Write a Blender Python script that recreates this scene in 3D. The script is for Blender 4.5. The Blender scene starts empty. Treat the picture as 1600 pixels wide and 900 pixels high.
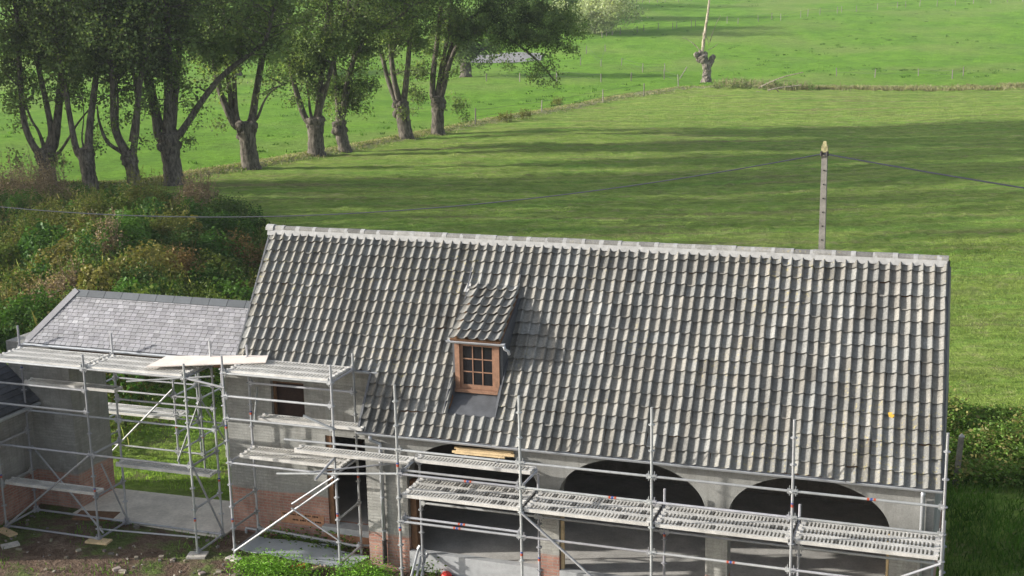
import bpy, math, random
import numpy as np
from mathutils import Vector
random.seed(7); RNG = np.random.default_rng(7)
sc = bpy.context.scene
COL = sc.collection

# ------------------------------------------------------------------ camera
F, YAW, PIT, ROL = 2094.95, -0.3496, 0.217, -0.0197
CP = np.array([10.79, -22.805, 11.556])
fw = np.array([math.sin(YAW)*math.cos(PIT), math.cos(YAW)*math.cos(PIT), -math.sin(PIT)])
r0 = np.array([math.cos(YAW), -math.sin(YAW), 0.0]); u0 = np.cross(r0, fw)
cr, sr = math.cos(ROL), math.sin(ROL)
RT, UP = cr*r0+sr*u0, -sr*r0+cr*u0
cam = bpy.data.cameras.new('camera'); camo = bpy.data.objects.new('camera', cam); COL.objects.link(camo)
from mathutils import Matrix
m = Matrix([[RT[i], UP[i], -fw[i], CP[i]] for i in range(3)] + [[0, 0, 0, 1]])
camo.matrix_world = m
cam.sensor_width = 36; cam.lens = F/1600*36; cam.clip_end = 5000; cam.clip_start = 0.5
sc.camera = camo

# ------------------------------------------------------------------ light
SUNV = np.array([-3.0, -1.1, 1.0]); SUNV /= np.linalg.norm(SUNV)      # towards the sun
ELEV = math.asin(SUNV[2]); AZ = math.atan2(SUNV[0], SUNV[1])
w = bpy.data.worlds.new('World'); sc.world = w; w.use_nodes = True
nt = w.node_tree; bg = nt.nodes['Background']
sky = nt.nodes.new('ShaderNodeTexSky'); sky.sky_type = 'NISHITA'; sky.sun_disc = False
sky.sun_elevation = ELEV; sky.sun_rotation = AZ % (2*math.pi)
sky.air_density = 1.0; sky.dust_density = 2.0; sky.ozone_density = 1.0
hs = nt.nodes.new('ShaderNodeHueSaturation'); hs.inputs['Saturation'].default_value = 0.5
nt.links.new(sky.outputs[0], hs.inputs['Color']); nt.links.new(hs.outputs[0], bg.inputs[0])
bg.inputs[1].default_value = 0.15
sl = bpy.data.lights.new('sun', 'SUN'); sl.energy = 4.6; sl.angle = math.radians(0.6); sl.color = (1.0, 0.95, 0.87)
so = bpy.data.objects.new('sun', sl); COL.objects.link(so)
so.rotation_euler = Vector(SUNV).to_track_quat('Z', 'Y').to_euler(); so.location = (-40, -20, 40)
sc.view_settings.view_transform = 'Standard'; sc.view_settings.look = 'None'
sc.view_settings.exposure = 0.75; sc.view_settings.gamma = 1.0; sc.view_settings.use_curve_mapping = False
sc.render.engine = 'CYCLES'
sc.cycles.use_denoising = True
sc.cycles.max_bounces = 6; sc.cycles.transparent_max_bounces = 4

# ------------------------------------------------------------------ picture rays (used to measure where things stand)
def ray(px, py): return (px-800)/F*RT-(py-450)/F*UP+fw
def on(px, py, ax, val):
    d = ray(px, py); return CP+d*((val-CP[ax])/d[ax])
NH = np.array([math.sin(YAW), math.cos(YAW), 0.0])                    # horizontal view direction
def sstep(a, b, x):
    t = np.clip((x-a)/(b-a), 0, 1); return t*t*(3-2*t)
BANK = np.array([[-14.5, 11.5], [-19, 17], [-25, 26], [-33, 35], [-44, 40], [-60, 44]])
def polydist(x, y, P):
    d = np.full(np.shape(x), 1e9)
    for a, b in zip(P[:-1], P[1:]):
        ab = b-a; t = np.clip(((x-a[0])*ab[0]+(y-a[1])*ab[1])/(ab@ab), 0, 1)
        d = np.minimum(d, np.hypot(x-a[0]-t*ab[0], y-a[1]-t*ab[1]))
    return d
EDGE = np.array([[-75, 28], [-54, 42], [-40, 48.3], [-38.2, 58], [-37.3, 67], [-35.3, 78], [-34, 82.5], [-31.5, 100], [-29.5, 119], [-24, 134], [12, 142], [60, 153], [160, 175]])
def hills(x, y):
    x = np.asarray(x, float); y = np.asarray(y, float)
    D = (x-CP[0])*NH[0]+(y-CP[1])*NH[1]
    z = -0.45+0.45*sstep(5, 24, y)
    r = np.maximum(D-178, 0)
    z = z+0.062*r*sstep(0, 90, r)
    z = z+0.22*np.sin(x*0.11+y*0.05)*np.sin(y*0.083-x*0.03)*sstep(22, 60, y)
    z = z+0.9*np.sin(x*0.021+1.3)*np.sin(y*0.017)*sstep(170, 300, D)
    d = polydist(x, y, BANK)
    z = z+1.75*np.exp(-(d/4.4)**2)*(1-.75*sstep(26, 40, y))
    e = polydist(x, y, EDGE)
    z = z+0.22*np.exp(-(e/1.1)**2)*sstep(24, 40, y)
    return z
def gz(x, y): return float(hills(x, y))
def gpt(px, py):
    d = ray(px, py); t = 12.0
    while t < 2500:
        p = CP+d*t
        if p[2] < hills(p[0], p[1]): break
        t *= 1.01
    a, b = t/1.01, t
    for _ in range(30):
        c = (a+b)/2; p = CP+d*c
        if p[2] < hills(p[0], p[1]): b = c
        else: a = c
    return CP+d*b
def facing(base, px, py, dd=0.0):
    """point on the upright plane through base that faces the view, dd metres deeper"""
    d = ray(px, py); o = np.asarray(base)+NH*dd
    return CP+d*(((o-CP)@NH)/(d@NH))

# ------------------------------------------------------------------ objects
def thing(name, label, cat, loc=(0, 0, 0), group=None):
    o = bpy.data.objects.new(name, None); COL.objects.link(o); o.location = [float(q) for q in loc]
    o.empty_display_size = 0.2
    return tag(o, label, cat, group)
def tag(o, label=None, cat=None, group=None, kind=None):
    if label: o['label'] = label
    if cat: o['category'] = cat
    if group: o['group'] = group
    if kind: o['kind'] = kind
    return o
def world_loc(o):
    v = np.array(o.location)
    while o.parent: o = o.parent; v = v+np.array(o.location)
    return v
def mesh_obj(name, V, faces, mat, parent=None, tint=None, smooth=False):
    V = np.asarray(V, float).reshape(-1, 3)
    if parent is not None: V = V-world_loc(parent)
    me = bpy.data.meshes.new(name)
    if isinstance(faces, np.ndarray):
        n, k = faces.shape
        me.vertices.add(len(V)); me.vertices.foreach_set('co', V.ravel())
        me.loops.add(n*k); me.loops.foreach_set('vertex_index', faces.ravel().astype(np.int32))
        me.polygons.add(n); me.polygons.foreach_set('loop_start', np.arange(0, n*k, k, dtype=np.int32))
        me.update(calc_edges=True); me.validate()
    else:
        me.from_pydata([tuple(v) for v in V], [], faces)
    if tint is not None:
        T = np.asarray(tint, float)
        at = me.attributes.new('tint', 'FLOAT_COLOR', 'POINT')
        at.data.foreach_set('color', np.concatenate([T, np.ones((len(T), 1))], 1).ravel())
    if smooth: me.polygons.foreach_set('use_smooth', [True]*len(me.polygons))
    me.materials.append(mat)
    o = bpy.data.objects.new(name, me); COL.objects.link(o)
    if parent is not None: o.parent = parent
    return o
class MB:
    def __init__(s): s.v, s.f, s.t, s.c = [], [], [], (1, 1, 1)
    def add(s, vs, fs):
        n = len(s.v); s.v += [tuple(map(float, q)) for q in vs]; s.f += [tuple(i+n for i in f) for f in fs]; s.t += [s.c]*len(vs); return s
    def box(s, x0, x1, y0, y1, z0, z1):
        return s.add([(x0, y0, z0), (x1, y0, z0), (x1, y1, z0), (x0, y1, z0), (x0, y0, z1), (x1, y0, z1), (x1, y1, z1), (x0, y1, z1)],
                     [(0, 3, 2, 1), (4, 5, 6, 7), (0, 1, 5, 4), (1, 2, 6, 5), (2, 3, 7, 6), (3, 0, 4, 7)])
    def beam(s, a, b, wd, ht, up=(0, 0, 1)):
        a, b = np.array(a, float), np.array(b, float); d = b-a; d /= np.linalg.norm(d)
        sd = np.cross(d, up); sd /= np.linalg.norm(sd); n = np.cross(sd, d)
        q = [p+sd*i*wd/2+n*j*ht/2 for p in (a, b) for i, j in ((-1, -1), (1, -1), (1, 1), (-1, 1))]
        return s.add(q, [(0, 1, 2, 3), (7, 6, 5, 4), (0, 4, 5, 1), (1, 5, 6, 2), (2, 6, 7, 3), (3, 7, 4, 0)])
    def path(s, P, R, n=8, wob=0.0, caps=True):
        P = np.array(P, float); R = np.broadcast_to(np.array(R, float), (len(P),))
        T = np.gradient(P, axis=0); T /= np.linalg.norm(T, axis=1)[:, None]+1e-12
        ref = np.array([0.31, 0.95, 0.1]) if abs(T[0][1]) < .8 else np.array([0.95, 0.2, 0.25])
        vs = []
        for p, t, r in zip(P, T, R):
            a = np.cross(t, ref); a /= np.linalg.norm(a); b = np.cross(t, a)
            for k in range(n):
                an = 2*math.pi*k/n; rr = r*(1+wob*random.uniform(-1, 1)) if wob else r
                vs.append(p+(a*math.cos(an)+b*math.sin(an))*rr)
        fs = [(i*n+k, i*n+(k+1) % n, (i+1)*n+(k+1) % n, (i+1)*n+k) for i in range(len(P)-1) for k in range(n)]
        if caps: fs += [tuple(range(n-1, -1, -1)), tuple((len(P)-1)*n+k for k in range(n))]
        return s.add(vs, fs)
    def tube(s, a, b, r, n=8): return s.path([a, b], [r, r], n)
    def prism(s, poly, ax, a, b):
        """polygon in the two other axes, extruded along ax from a to b"""
        n = len(poly)
        def mk(p, v): q = list(p); q.insert(ax, v); return q
        vs = [mk(p, a) for p in poly]+[mk(p, b) for p in poly]
        fs = [tuple(range(n)), tuple(range(2*n-1, n-1, -1))]+[(i, n+i, n+(i+1) % n, (i+1) % n) for i in range(n)]
        return s.add(vs, fs)
    def build(s, name, mat, parent=None, smooth=False):
        o = mesh_obj(name, s.v, s.f, mat, parent, s.t, smooth)
        return o
def cells_wall(mb, x0, x1, z0, z1, y0, y1, holes):
    xs = sorted({x0, x1, *[h[0] for h in holes], *[h[1] for h in holes]}); zs = sorted({z0, z1, *[h[2] for h in holes], *[h[3] for h in holes]})
    def solid(i, j):
        if not (0 <= i < len(xs)-1 and 0 <= j < len(zs)-1): return False
        cx, cz = (xs[i]+xs[i+1])/2, (zs[j]+zs[j+1])/2
        return not any(h[0] < cx < h[1] and h[2] < cz < h[3] for h in holes)
    for i in range(len(xs)-1):
        for j in range(len(zs)-1):
            if not solid(i, j): continue
            a, b, c, d = xs[i], xs[i+1], zs[j], zs[j+1]
            mb.add([(a, y0, c), (b, y0, c), (b, y0, d), (a, y0, d)], [(0, 1, 2, 3)])
            mb.add([(a, y1, c), (b, y1, c), (b, y1, d), (a, y1, d)], [(3, 2, 1, 0)])
            if not solid(i-1, j): mb.add([(a, y0, c), (a, y0, d), (a, y1, d), (a, y1, c)], [(0, 1, 2, 3)])
            if not solid(i+1, j): mb.add([(b, y0, c), (b, y0, d), (b, y1, d), (b, y1, c)], [(3, 2, 1, 0)])
            if not solid(i, j-1): mb.add([(a, y0, c), (b, y0, c), (b, y1, c), (a, y1, c)], [(3, 2, 1, 0)])
            if not solid(i, j+1): mb.add([(a, y0, d), (b, y0, d), (b, y1, d), (a, y1, d)], [(0, 1, 2, 3)])

# ------------------------------------------------------------------ materials
class NT:
    def __init__(s, name):
        s.m = bpy.data.materials.new(name); s.m.use_nodes = True; s.t = s.m.node_tree; s.t.nodes.clear()
        s.out = s.n('ShaderNodeOutputMaterial'); s._pos = None
    def n(s, ty, **kw):
        q = s.t.nodes.new(ty)
        for k, v in kw.items(): setattr(q, k, v)
        return q
    def l(s, a, b): s.t.links.new(a, b)
    def put(s, sock, v):
        if hasattr(v, 'links'): s.l(v, sock)
        else: sock.default_value = v
    def pos(s, scale=(1, 1, 1), rotz=0.0):
        if s._pos is None: s._pos = s.n('ShaderNodeNewGeometry').outputs['Position']
        if scale == (1, 1, 1) and not rotz: return s._pos
        mp = s.n('ShaderNodeMapping'); mp.inputs['Scale'].default_value = scale; mp.inputs['Rotation'].default_value = (0, 0, rotz)
        # rotate first, then stretch
        if rotz:
            m2 = s.n('ShaderNodeMapping'); m2.inputs['Rotation'].default_value = (0, 0, rotz); s.l(s._pos, m2.inputs[0])
            mp.inputs['Rotation'].default_value = (0, 0, 0); s.l(m2.outputs[0], mp.inputs[0])
        else: s.l(s._pos, mp.inputs[0])
        return mp.outputs[0]
    def noise(s, vec, scale, detail=4, rough=.55, lo=.35, hi=.65, a=0., b=1.):
        q = s.n('ShaderNodeTexNoise'); s.l(vec, q.inputs['Vector']); q.inputs['Scale'].default_value = scale
        q.inputs['Detail'].default_value = detail; q.inputs['Roughness'].default_value = rough
        return s.rng(q.outputs[0], lo, hi, a, b)
    def rng(s, v, lo, hi, a=0., b=1.):
        r = s.n('ShaderNodeMapRange'); s.put(r.inputs[0], v); r.inputs[1].default_value = lo; r.inputs[2].default_value = hi
        r.inputs[3].default_value = a; r.inputs[4].default_value = b; return r.outputs[0]
    def mix(s, fac, a, b, mode='MIX'):
        q = s.n('ShaderNodeMix', data_type='RGBA', blend_type=mode)
        s.put(q.inputs[0], fac)
        for i, v in ((6, a), (7, b)):
            if isinstance(v, tuple): v = (*v[:3], 1)
            s.put(q.inputs[i], v)
        return q.outputs[2]
    def math(s, op, a, b=0.0):
        q = s.n('ShaderNodeMath', operation=op); s.put(q.inputs[0], a); s.put(q.inputs[1], b); return q.outputs[0]
    def attr(s, nm='tint', out='Color'):
        q = s.n('ShaderNodeAttribute', attribute_name=nm); return q.outputs[out]
    def scale(s, col, f):
        q = s.n('ShaderNodeVectorMath', operation='SCALE'); s.put(q.inputs[0], col); s.put(q.inputs['Scale'], f); return q.outputs[0]
    def sep(s, v): q = s.n('ShaderNodeSeparateXYZ'); s.l(v, q.inputs[0]); return q.outputs
    def comb(s, x, y, z=0.0):
        q = s.n('ShaderNodeCombineXYZ')
        for i, v in enumerate((x, y, z)): s.put(q.inputs[i], v)
        return q.outputs[0]
    def bump(s, h, strength=.4, dist=.02):
        q = s.n('ShaderNodeBump'); s.l(h, q.inputs['Height']); q.inputs['Strength'].default_value = strength; q.inputs['Distance'].default_value = dist
        return q.outputs[0]
    def bsdf(s, col, rough=.8, metal=0., normal=None, spec=.3):
        p = s.n('ShaderNodeBsdfPrincipled')
        if isinstance(col, tuple): col = (*col[:3], 1)
        s.put(p.inputs['Base Color'], col); s.put(p.inputs['Roughness'], rough); s.put(p.inputs['Metallic'], metal)
        p.inputs['Specular IOR Level'].default_value = spec
        if normal is not None: s.l(normal, p.inputs['Normal'])
        s.l(p.outputs[0], s.out.inputs[0]); return s.m
def plain(name, col, rough=.8, metal=0., var=.2, sc_=6., fine=60., bump=.2, spec=.3, dist=.01, tint=True):
    t = NT(name); P = t.pos()
    a = t.noise(P, sc_, 5, .6, .3, .7, 1-var, 1+var); b = t.noise(P, fine, 3, .6, .3, .7, 1-var*.6, 1+var*.6)
    c = t.scale(t.scale((*col, ), t.math('MULTIPLY', a, b)), 1.0)
    if tint: c = t.mix(1.0, c, t.attr(), 'MULTIPLY')
    nm = t.bump(t.math('MULTIPLY', a, b), bump, dist) if bump else None
    return t.bsdf(c, rough, metal, nm, spec)

STEEL = plain('galvanised_steel', (.36, .375, .395), .55, .2, .16, 5, 70, .05, .3)
DECKM = plain('deck_steel', (.54, .53, .51), .65, .1, .22, 3, 40, .1, .4)
ZINC = plain('zinc_sheet', (.48, .50, .53), .45, .5, .12, 4, 40, .05, .4)
LEAD = plain('lead_sheet', (.10, .105, .115), .55, .2, .2, 5, 60, .1, .4)
MORT = plain('lime_mortar', (.35, .35, .345), .9, 0, .18, 9, 80, .5)
WOOD = plain('larch_wood', (.25, .14, .09), .6, 0, .22, 7, 60, .15)
PALEW = plain('pale_timber', (.60, .45, .26), .75, 0, .25, 6, 60, .2)
BROWNW = plain('brown_timber', (.16, .085, .045), .8, 0, .3, 8, 60, .2)
PLY = plain('pale_plywood', (.74, .66, .60), .8, 0, .10, 4, 60, .1)
DARKB = plain('dark_board', (.030, .016, .012), .8, 0, .3, 5, 40, .1)
STONE = plain('blue_stone', (.36, .37, .38), .7, 0, .15, 6, 50, .2)
SLATE_D = plain('dark_slate', (.075, .08, .09), .6, 0, .25, 5, 40, .3)
RIDGED = plain('fibre_ridge', (.085, .095, .105), .6, 0, .12, 5, 50, .1)
CONC = plain('concrete_cast', (.46, .43, .385), .85, 0, .25, 5, 40, .5)
FLOOR = plain('screed_floor', (.42, .41, .39), .85, 0, .25, 1.4, 30, .1)
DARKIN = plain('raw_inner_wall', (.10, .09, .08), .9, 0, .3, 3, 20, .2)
GREYSH = plain('grey_sheet', (.34, .37, .40), .6, .1, .12, 3, 40, .1)
BLACKP = plain('dark_pipe', (.035, .03, .03), .5, 0, .2, 5, 50, 0)
CABLE = plain('cable_sheath', (.045, .05, .06), .5, 0, .1, 5, 50, 0)
REDP = plain('red_plastic', (.65, .05, .04), .45, 0, .1, 5, 50, 0)
BLUEB = plain('blue_band', (.04, .07, .26), .5, 0, .1, 5, 50, 0)
REDB = plain('red_band', (.40, .075, .035), .5, 0, .1, 5, 50, 0)
TERRA = plain('terracotta', (.42, .22, .13), .85, 0, .2, 10, 60, .3)
HOLE = plain('hole_shade_black', (.008, .008, .008), .9, 0, .1, 5, 50, 0)  # near-black that paints the shade inside vent and bolt holes
GREYP = plain('weathered_post', (.22, .20, .17), .9, 0, .3, 8, 50, .3)

def tile_mat():
    t = NT('weathered_clay_tile'); P = t.pos()
    a = t.noise(t.pos((1.6, .7, .7)), 1.1, 5, .65, .3, .7, .72, 1.22); b = t.noise(P, 26, 4, .65, .3, .7, .74, 1.22); c = t.noise(P, 120, 2, .6, .3, .7, .85, 1.12)
    col = t.scale((.205, .202, .188), t.math('MULTIPLY', t.math('MULTIPLY', a, b), c))
    col = t.mix(1.0, col, t.attr(), 'MULTIPLY')
    sp = t.noise(P, 34, 3, .7, .66, .73, 0, .75); col = t.mix(sp, col, (.42, .415, .39))
    ds = t.noise(t.pos((1, 1.02, .98)), 11, 4, .7, .62, .72, 0, .55); col = t.mix(ds, col, (.10, .095, .085))
    ye = t.math('MULTIPLY', t.noise(P, 15, 3, .6, .58, .68, 0, .6), t.noise(P, .5, 2, .5, .46, .6, 0, 1)); col = t.mix(ye, col, (.36, .31, .13))
    return t.bsdf(col, .85, 0, t.bump(b, .35, .012), .25)
TILE = tile_mat()
def slate_mat():
    t = NT('old_slate'); P = t.pos()
    a = t.noise(P, 3, 4, .6, .3, .7, .85, 1.12); b = t.noise(P, 50, 3, .6, .3, .7, .85, 1.15)
    col = t.mix(1.0, t.scale((.27, .27, .28), t.math('MULTIPLY', a, b)), t.attr(), 'MULTIPLY')
    return t.bsdf(col, .6, 0, t.bump(b, .2, .006), .4)
SLATE = slate_mat()
def wall_mat(name, pale, redtop, smooth_from=None, dark=1.0):
    t = NT(name); P = t.pos(); x, y, z = t.sep(P)
    bv = t.comb(t.math('ADD', x, y), z)
    br = t.n('ShaderNodeTexBrick'); t.l(bv, br.inputs['Vector']); br.inputs['Scale'].default_value = 1.0
    br.inputs['Brick Width'].default_value = .21; br.inputs['Row Height'].default_value = .068; br.inputs['Mortar Size'].default_value = .007
    br.inputs['Color1'].default_value = (1, 1, 1, 1); br.inputs['Color2'].default_value = (.78, .78, .78, 1); br.inputs['Mortar'].default_value = (.80, .80, .80, 1)
    nz = t.noise(P, 1.7, 5, .6, .3, .7, .80, 1.16); fz = t.noise(P, 42, 4, .6, .3, .7, .86, 1.14)
    tone = t.math('MULTIPLY', nz, fz)
    # how much of the brick pattern shows through the limewash
    show = t.noise(P, .9, 3, .6, .42, .58, .5, 1.0)
    if smooth_from is not None:
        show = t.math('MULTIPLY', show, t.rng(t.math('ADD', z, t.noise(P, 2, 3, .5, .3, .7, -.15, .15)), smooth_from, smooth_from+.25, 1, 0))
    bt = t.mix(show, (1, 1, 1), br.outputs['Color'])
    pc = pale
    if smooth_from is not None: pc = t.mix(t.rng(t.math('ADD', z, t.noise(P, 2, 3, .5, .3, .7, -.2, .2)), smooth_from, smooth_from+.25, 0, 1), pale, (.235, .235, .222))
    palec = t.mix(1.0, t.scale(pc, tone), bt, 'MULTIPLY')
    redc = t.mix(br.outputs['Fac'], t.mix(1.0, t.mix(t.noise(P, 3.5, 3, .6, .4, .6), (.40, .20, .155), (.46, .27, .21)), br.outputs['Color'], 'MULTIPLY'), (.34, .30, .27))
    redc = t.scale(redc, tone)
    zz = t.math('ADD', z, t.noise(P, 1.3, 3, .5, .3, .7, -.04, .04))
    col = t.mix(t.rng(zz, redtop-.02, redtop+.02, 1, 0), palec, redc)
    # rain streaks and dirt splashed along the foot
    st = t.noise(t.pos((5, 5, .5)), 1.6, 4, .6, .5, .68, 0, .28); col = t.mix(st, col, (.12, .11, .10))
    h = t.math('ADD', t.math('MULTIPLY', t.math('MULTIPLY', br.outputs['Fac'], show), -1.0), t.math('MULTIPLY', fz, .5))
    return t.bsdf(col, .9, 0, t.bump(h, .8, .018), .2)
WALL = wall_mat('limewashed_brick', (.37, .365, .34), .36, 1.35)
WALLT = wall_mat('limewashed_brick_back', (.335, .335, .315), .62, None)
WALLP = wall_mat('cement_washed_brick', (.31, .305, .285), .45, None)
def leaf_mat(name, base, trans=.35, var=.25):
    t = NT(name); P = t.pos()
    c = t.mix(1.0, t.scale(base, t.noise(P, .7, 3, .5, .3, .7, 1-var, 1+var)), t.attr(), 'MULTIPLY')
    d = t.n('ShaderNodeBsdfDiffuse'); tr = t.n('ShaderNodeBsdfTranslucent'); g = t.n('ShaderNodeBsdfGlossy'); g.inputs['Roughness'].default_value = .45
    t.l(c, d.inputs[0]); t.l(t.mix(1.0, c, (1.15, 1.2, .6), 'MULTIPLY'), tr.inputs[0]); g.inputs[0].default_value = (.6, .62, .6, 1)
    m1 = t.n('ShaderNodeMixShader'); m1.inputs[0].default_value = trans; t.l(d.outputs[0], m1.inputs[1]); t.l(tr.outputs[0], m1.inputs[2])
    m2 = t.n('ShaderNodeMixShader'); m2.inputs[0].default_value = .015; t.l(m1.outputs[0], m2.inputs[1]); t.l(g.outputs[0], m2.inputs[2])
    t.l(m2.outputs[0], t.out.inputs[0]); return t.m
LEAF = leaf_mat('poplar_leaf', (.150, .208, .082), .45)
WEED = leaf_mat('weed_leaf', (.118, .148, .060), .3)
GRASS = leaf_mat('grass_blade', (.15, .23, .05), .35)
def bark_mat(name, col):
    t = NT(name); P = t.pos((1, 1, .28))
    v = t.noise(P, 7, 5, .7, .36, .64, 0, 1); f2 = t.noise(t.pos(), 1.2, 3, .5, .3, .7, .8, 1.2)
    c = t.scale(t.mix(v, tuple(q*.35 for q in col), tuple(q*1.5 for q in col)), f2)
    return t.bsdf(c, .95, 0, t.bump(v, .8, .06), .1)
BARK = bark_mat('furrowed_bark', (.135, .12, .10)); DEADB = bark_mat('dead_bark', (.20, .175, .15)); BARE = bark_mat('bare_wood', (.42, .36, .28))
def ground_mat():
    t = NT('meadow_and_yard'); P = t.pos(); Z = t.attr('zone'); zr, zg, zb = t.sep(Z)
    S = t.pos((.10, .75, 1), -.35)                                     # streaks along the mowing direction
    S2 = t.pos((.05, .55, 1), -.30)
    mid = t.noise(P, .35, 5, .6, .3, .7); fine = t.noise(P, 3.2, 5, .7, .3, .7); vf = t.noise(P, 19, 3, .7, .3, .7)
    past = t.mix(mid, (.155, .33, .028), (.215, .40, .045))
    past = t.mix(t.noise(t.pos((.5, 1.6, 1), -.35), 1.3, 4, .65, .54, .68, 0, .5), past, (.09, .20, .028))
    past = t.mix(t.noise(P, .13, 4, .6, .45, .62, 0, .5), past, (.12, .26, .035))
    past = t.mix(t.noise(P, .045, 3, .5, .48, .66, 0, .7), past, (.25, .34, .085))
    mown = t.mix(t.noise(S, 1.0, 5, .65, .36, .64), (.18, .295, .045), (.31, .42, .085))
    mown = t.mix(t.noise(S2, 1.0, 5, .65, .52, .70, 0, .7), mown, (.27, .215, .12))
    mown = t.mix(t.noise(P, 1.1, 5, .7, .52, .68, 0, .6), mown, (.33, .30, .155))
    mown = t.mix(t.noise(t.pos((.2, .9, 1), -.35), .55, 4, .6, .50, .64, 0, .8), mown, (.20, .36, .055))
    mo1 = t.noise(t.pos((.45, 1.3, 1), -.35), 1.5, 5, .75, .30, .70, .70, 1.32); mo2 = t.noise(P, .55, 4, .7, .3, .7, .84, 1.16)
    mown = t.scale(mown, t.math('MULTIPLY', mo1, mo2))
    mown = t.mix(t.noise(t.pos((.5, 1.1, 1), -.35), 2.6, 4, .7, .58, .70, 0, .5), mown, (.40, .37, .19))
    past = t.scale(past, t.noise(t.pos((.5, 1.4, 1), -.35), 1.1, 5, .75, .3, .7, .80, 1.2))
    c = t.mix(zr, past, mown)
    soil = t.mix(t.noise(P, 1.6, 6, .7, .35, .65), (.15, .10, .07), (.27, .20, .15))
    soil = t.mix(t.noise(P, 8, 4, .7, .6, .7, 0, .6), soil, (.27, .22, .175))
    gr = t.mix(fine, (.06, .12, .02), (.12, .20, .035))
    soil = t.mix(t.noise(P, .8, 5, .65, .50, .60, 0, .75), soil, gr)
    c = t.mix(t.rng(t.math('ADD', zg, t.noise(P, 1.1, 4, .6, .3, .7, -.25, .25)), .4, .6), c, soil)
    dry = t.mix(fine, (.27, .27, .15), (.42, .40, .27))
    c = t.mix(t.rng(t.math('ADD', zb, t.noise(P, .9, 4, .6, .3, .7, -.35, .35)), .35, .75, 0, .85), c, dry)
    c = t.scale(c, t.math('MULTIPLY', t.rng(fine, 0, 1, .78, 1.2), t.rng(vf, 0, 1, .8, 1.2)))
    h = t.math('ADD', t.math('MULTIPLY', fine, 1.0), t.math('MULTIPLY', vf, .35))
    return t.bsdf(c, .95, 0, t.bump(h, .9, .22), .1)
GROUND = ground_mat()

# ------------------------------------------------------------------ ground
def make_ground():
    Ds = np.concatenate([np.arange(-40, 14, 2.0), np.arange(14, 60, .45), 60*np.geomspace(1, 11, 300)])
    ls = np.concatenate([-np.geomspace(3.2, .62, 26), np.linspace(-.6, .6, 241), np.geomspace(.62, 3.2, 26)])
    L, Dg = np.meshgrid(ls, Ds)
    lat = L*np.maximum(Dg, 20)
    X = CP[0]+NH[0]*Dg+r0[0]*lat; Y = CP[1]+NH[1]*Dg+r0[1]*lat
    Zz = hills(X, Y)
    jit = RNG.normal(0, 1, X.shape)*.035
    Zz = Zz+jit*np.where(Dg < 150, 1, 2)*sstep(36, 55, Dg)
    nr, nc = X.shape; V = np.stack([X, Y, Zz], -1).reshape(-1, 3)
    i = np.arange((nr-1)*(nc-1)); a = (i//(nc-1))*nc+i % (nc-1)
    Fc = np.stack([a, a+1, a+nc+1, a+nc], 1)
    # zones: mown field, bare yard, dry verge
    ed = EDGE; x, y = V[:, 0], V[:, 1]
    inside = np.zeros(len(V), bool); poly = np.vstack([ed, [[160, -60], [-75, -60]]])
    j = len(poly)-1
    for k in range(len(poly)):
        xi, yi, xj, yj = *poly[k], *poly[j]
        inside ^= ((yi > y) != (yj > y)) & (x < (xj-xi)*(y-yi)/(yj-yi+1e-12)+xi); j = k
    de = polydist(x, y, EDGE)
    mown = np.where(inside, .5+de/1.0, .5-de/1.0).clip(0, 1)
    yard = sstep(4.0, 2.0, y)*1.0
    yard = np.maximum(yard, sstep(14, 9, y)*sstep(-4.0, -6.0, x)*.33)
    dry = np.exp(-(de/1.5)**2)*np.where(y > 30, 1, 0)*np.where(x > -20, .55, .9)
    bk = sstep(7, 4, polydist(x, y, BANK))
    mown = mown*(1-bk)
    T = np.stack([mown, yard, dry], 1)
    o = mesh_obj('ground', V, Fc, GROUND, smooth=True)
    at = o.data.attributes.new('zone', 'FLOAT_VECTOR', 'POINT'); at.data.foreach_set('vector', T.ravel())
    tag(o, kind='structure')
make_ground()

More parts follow.
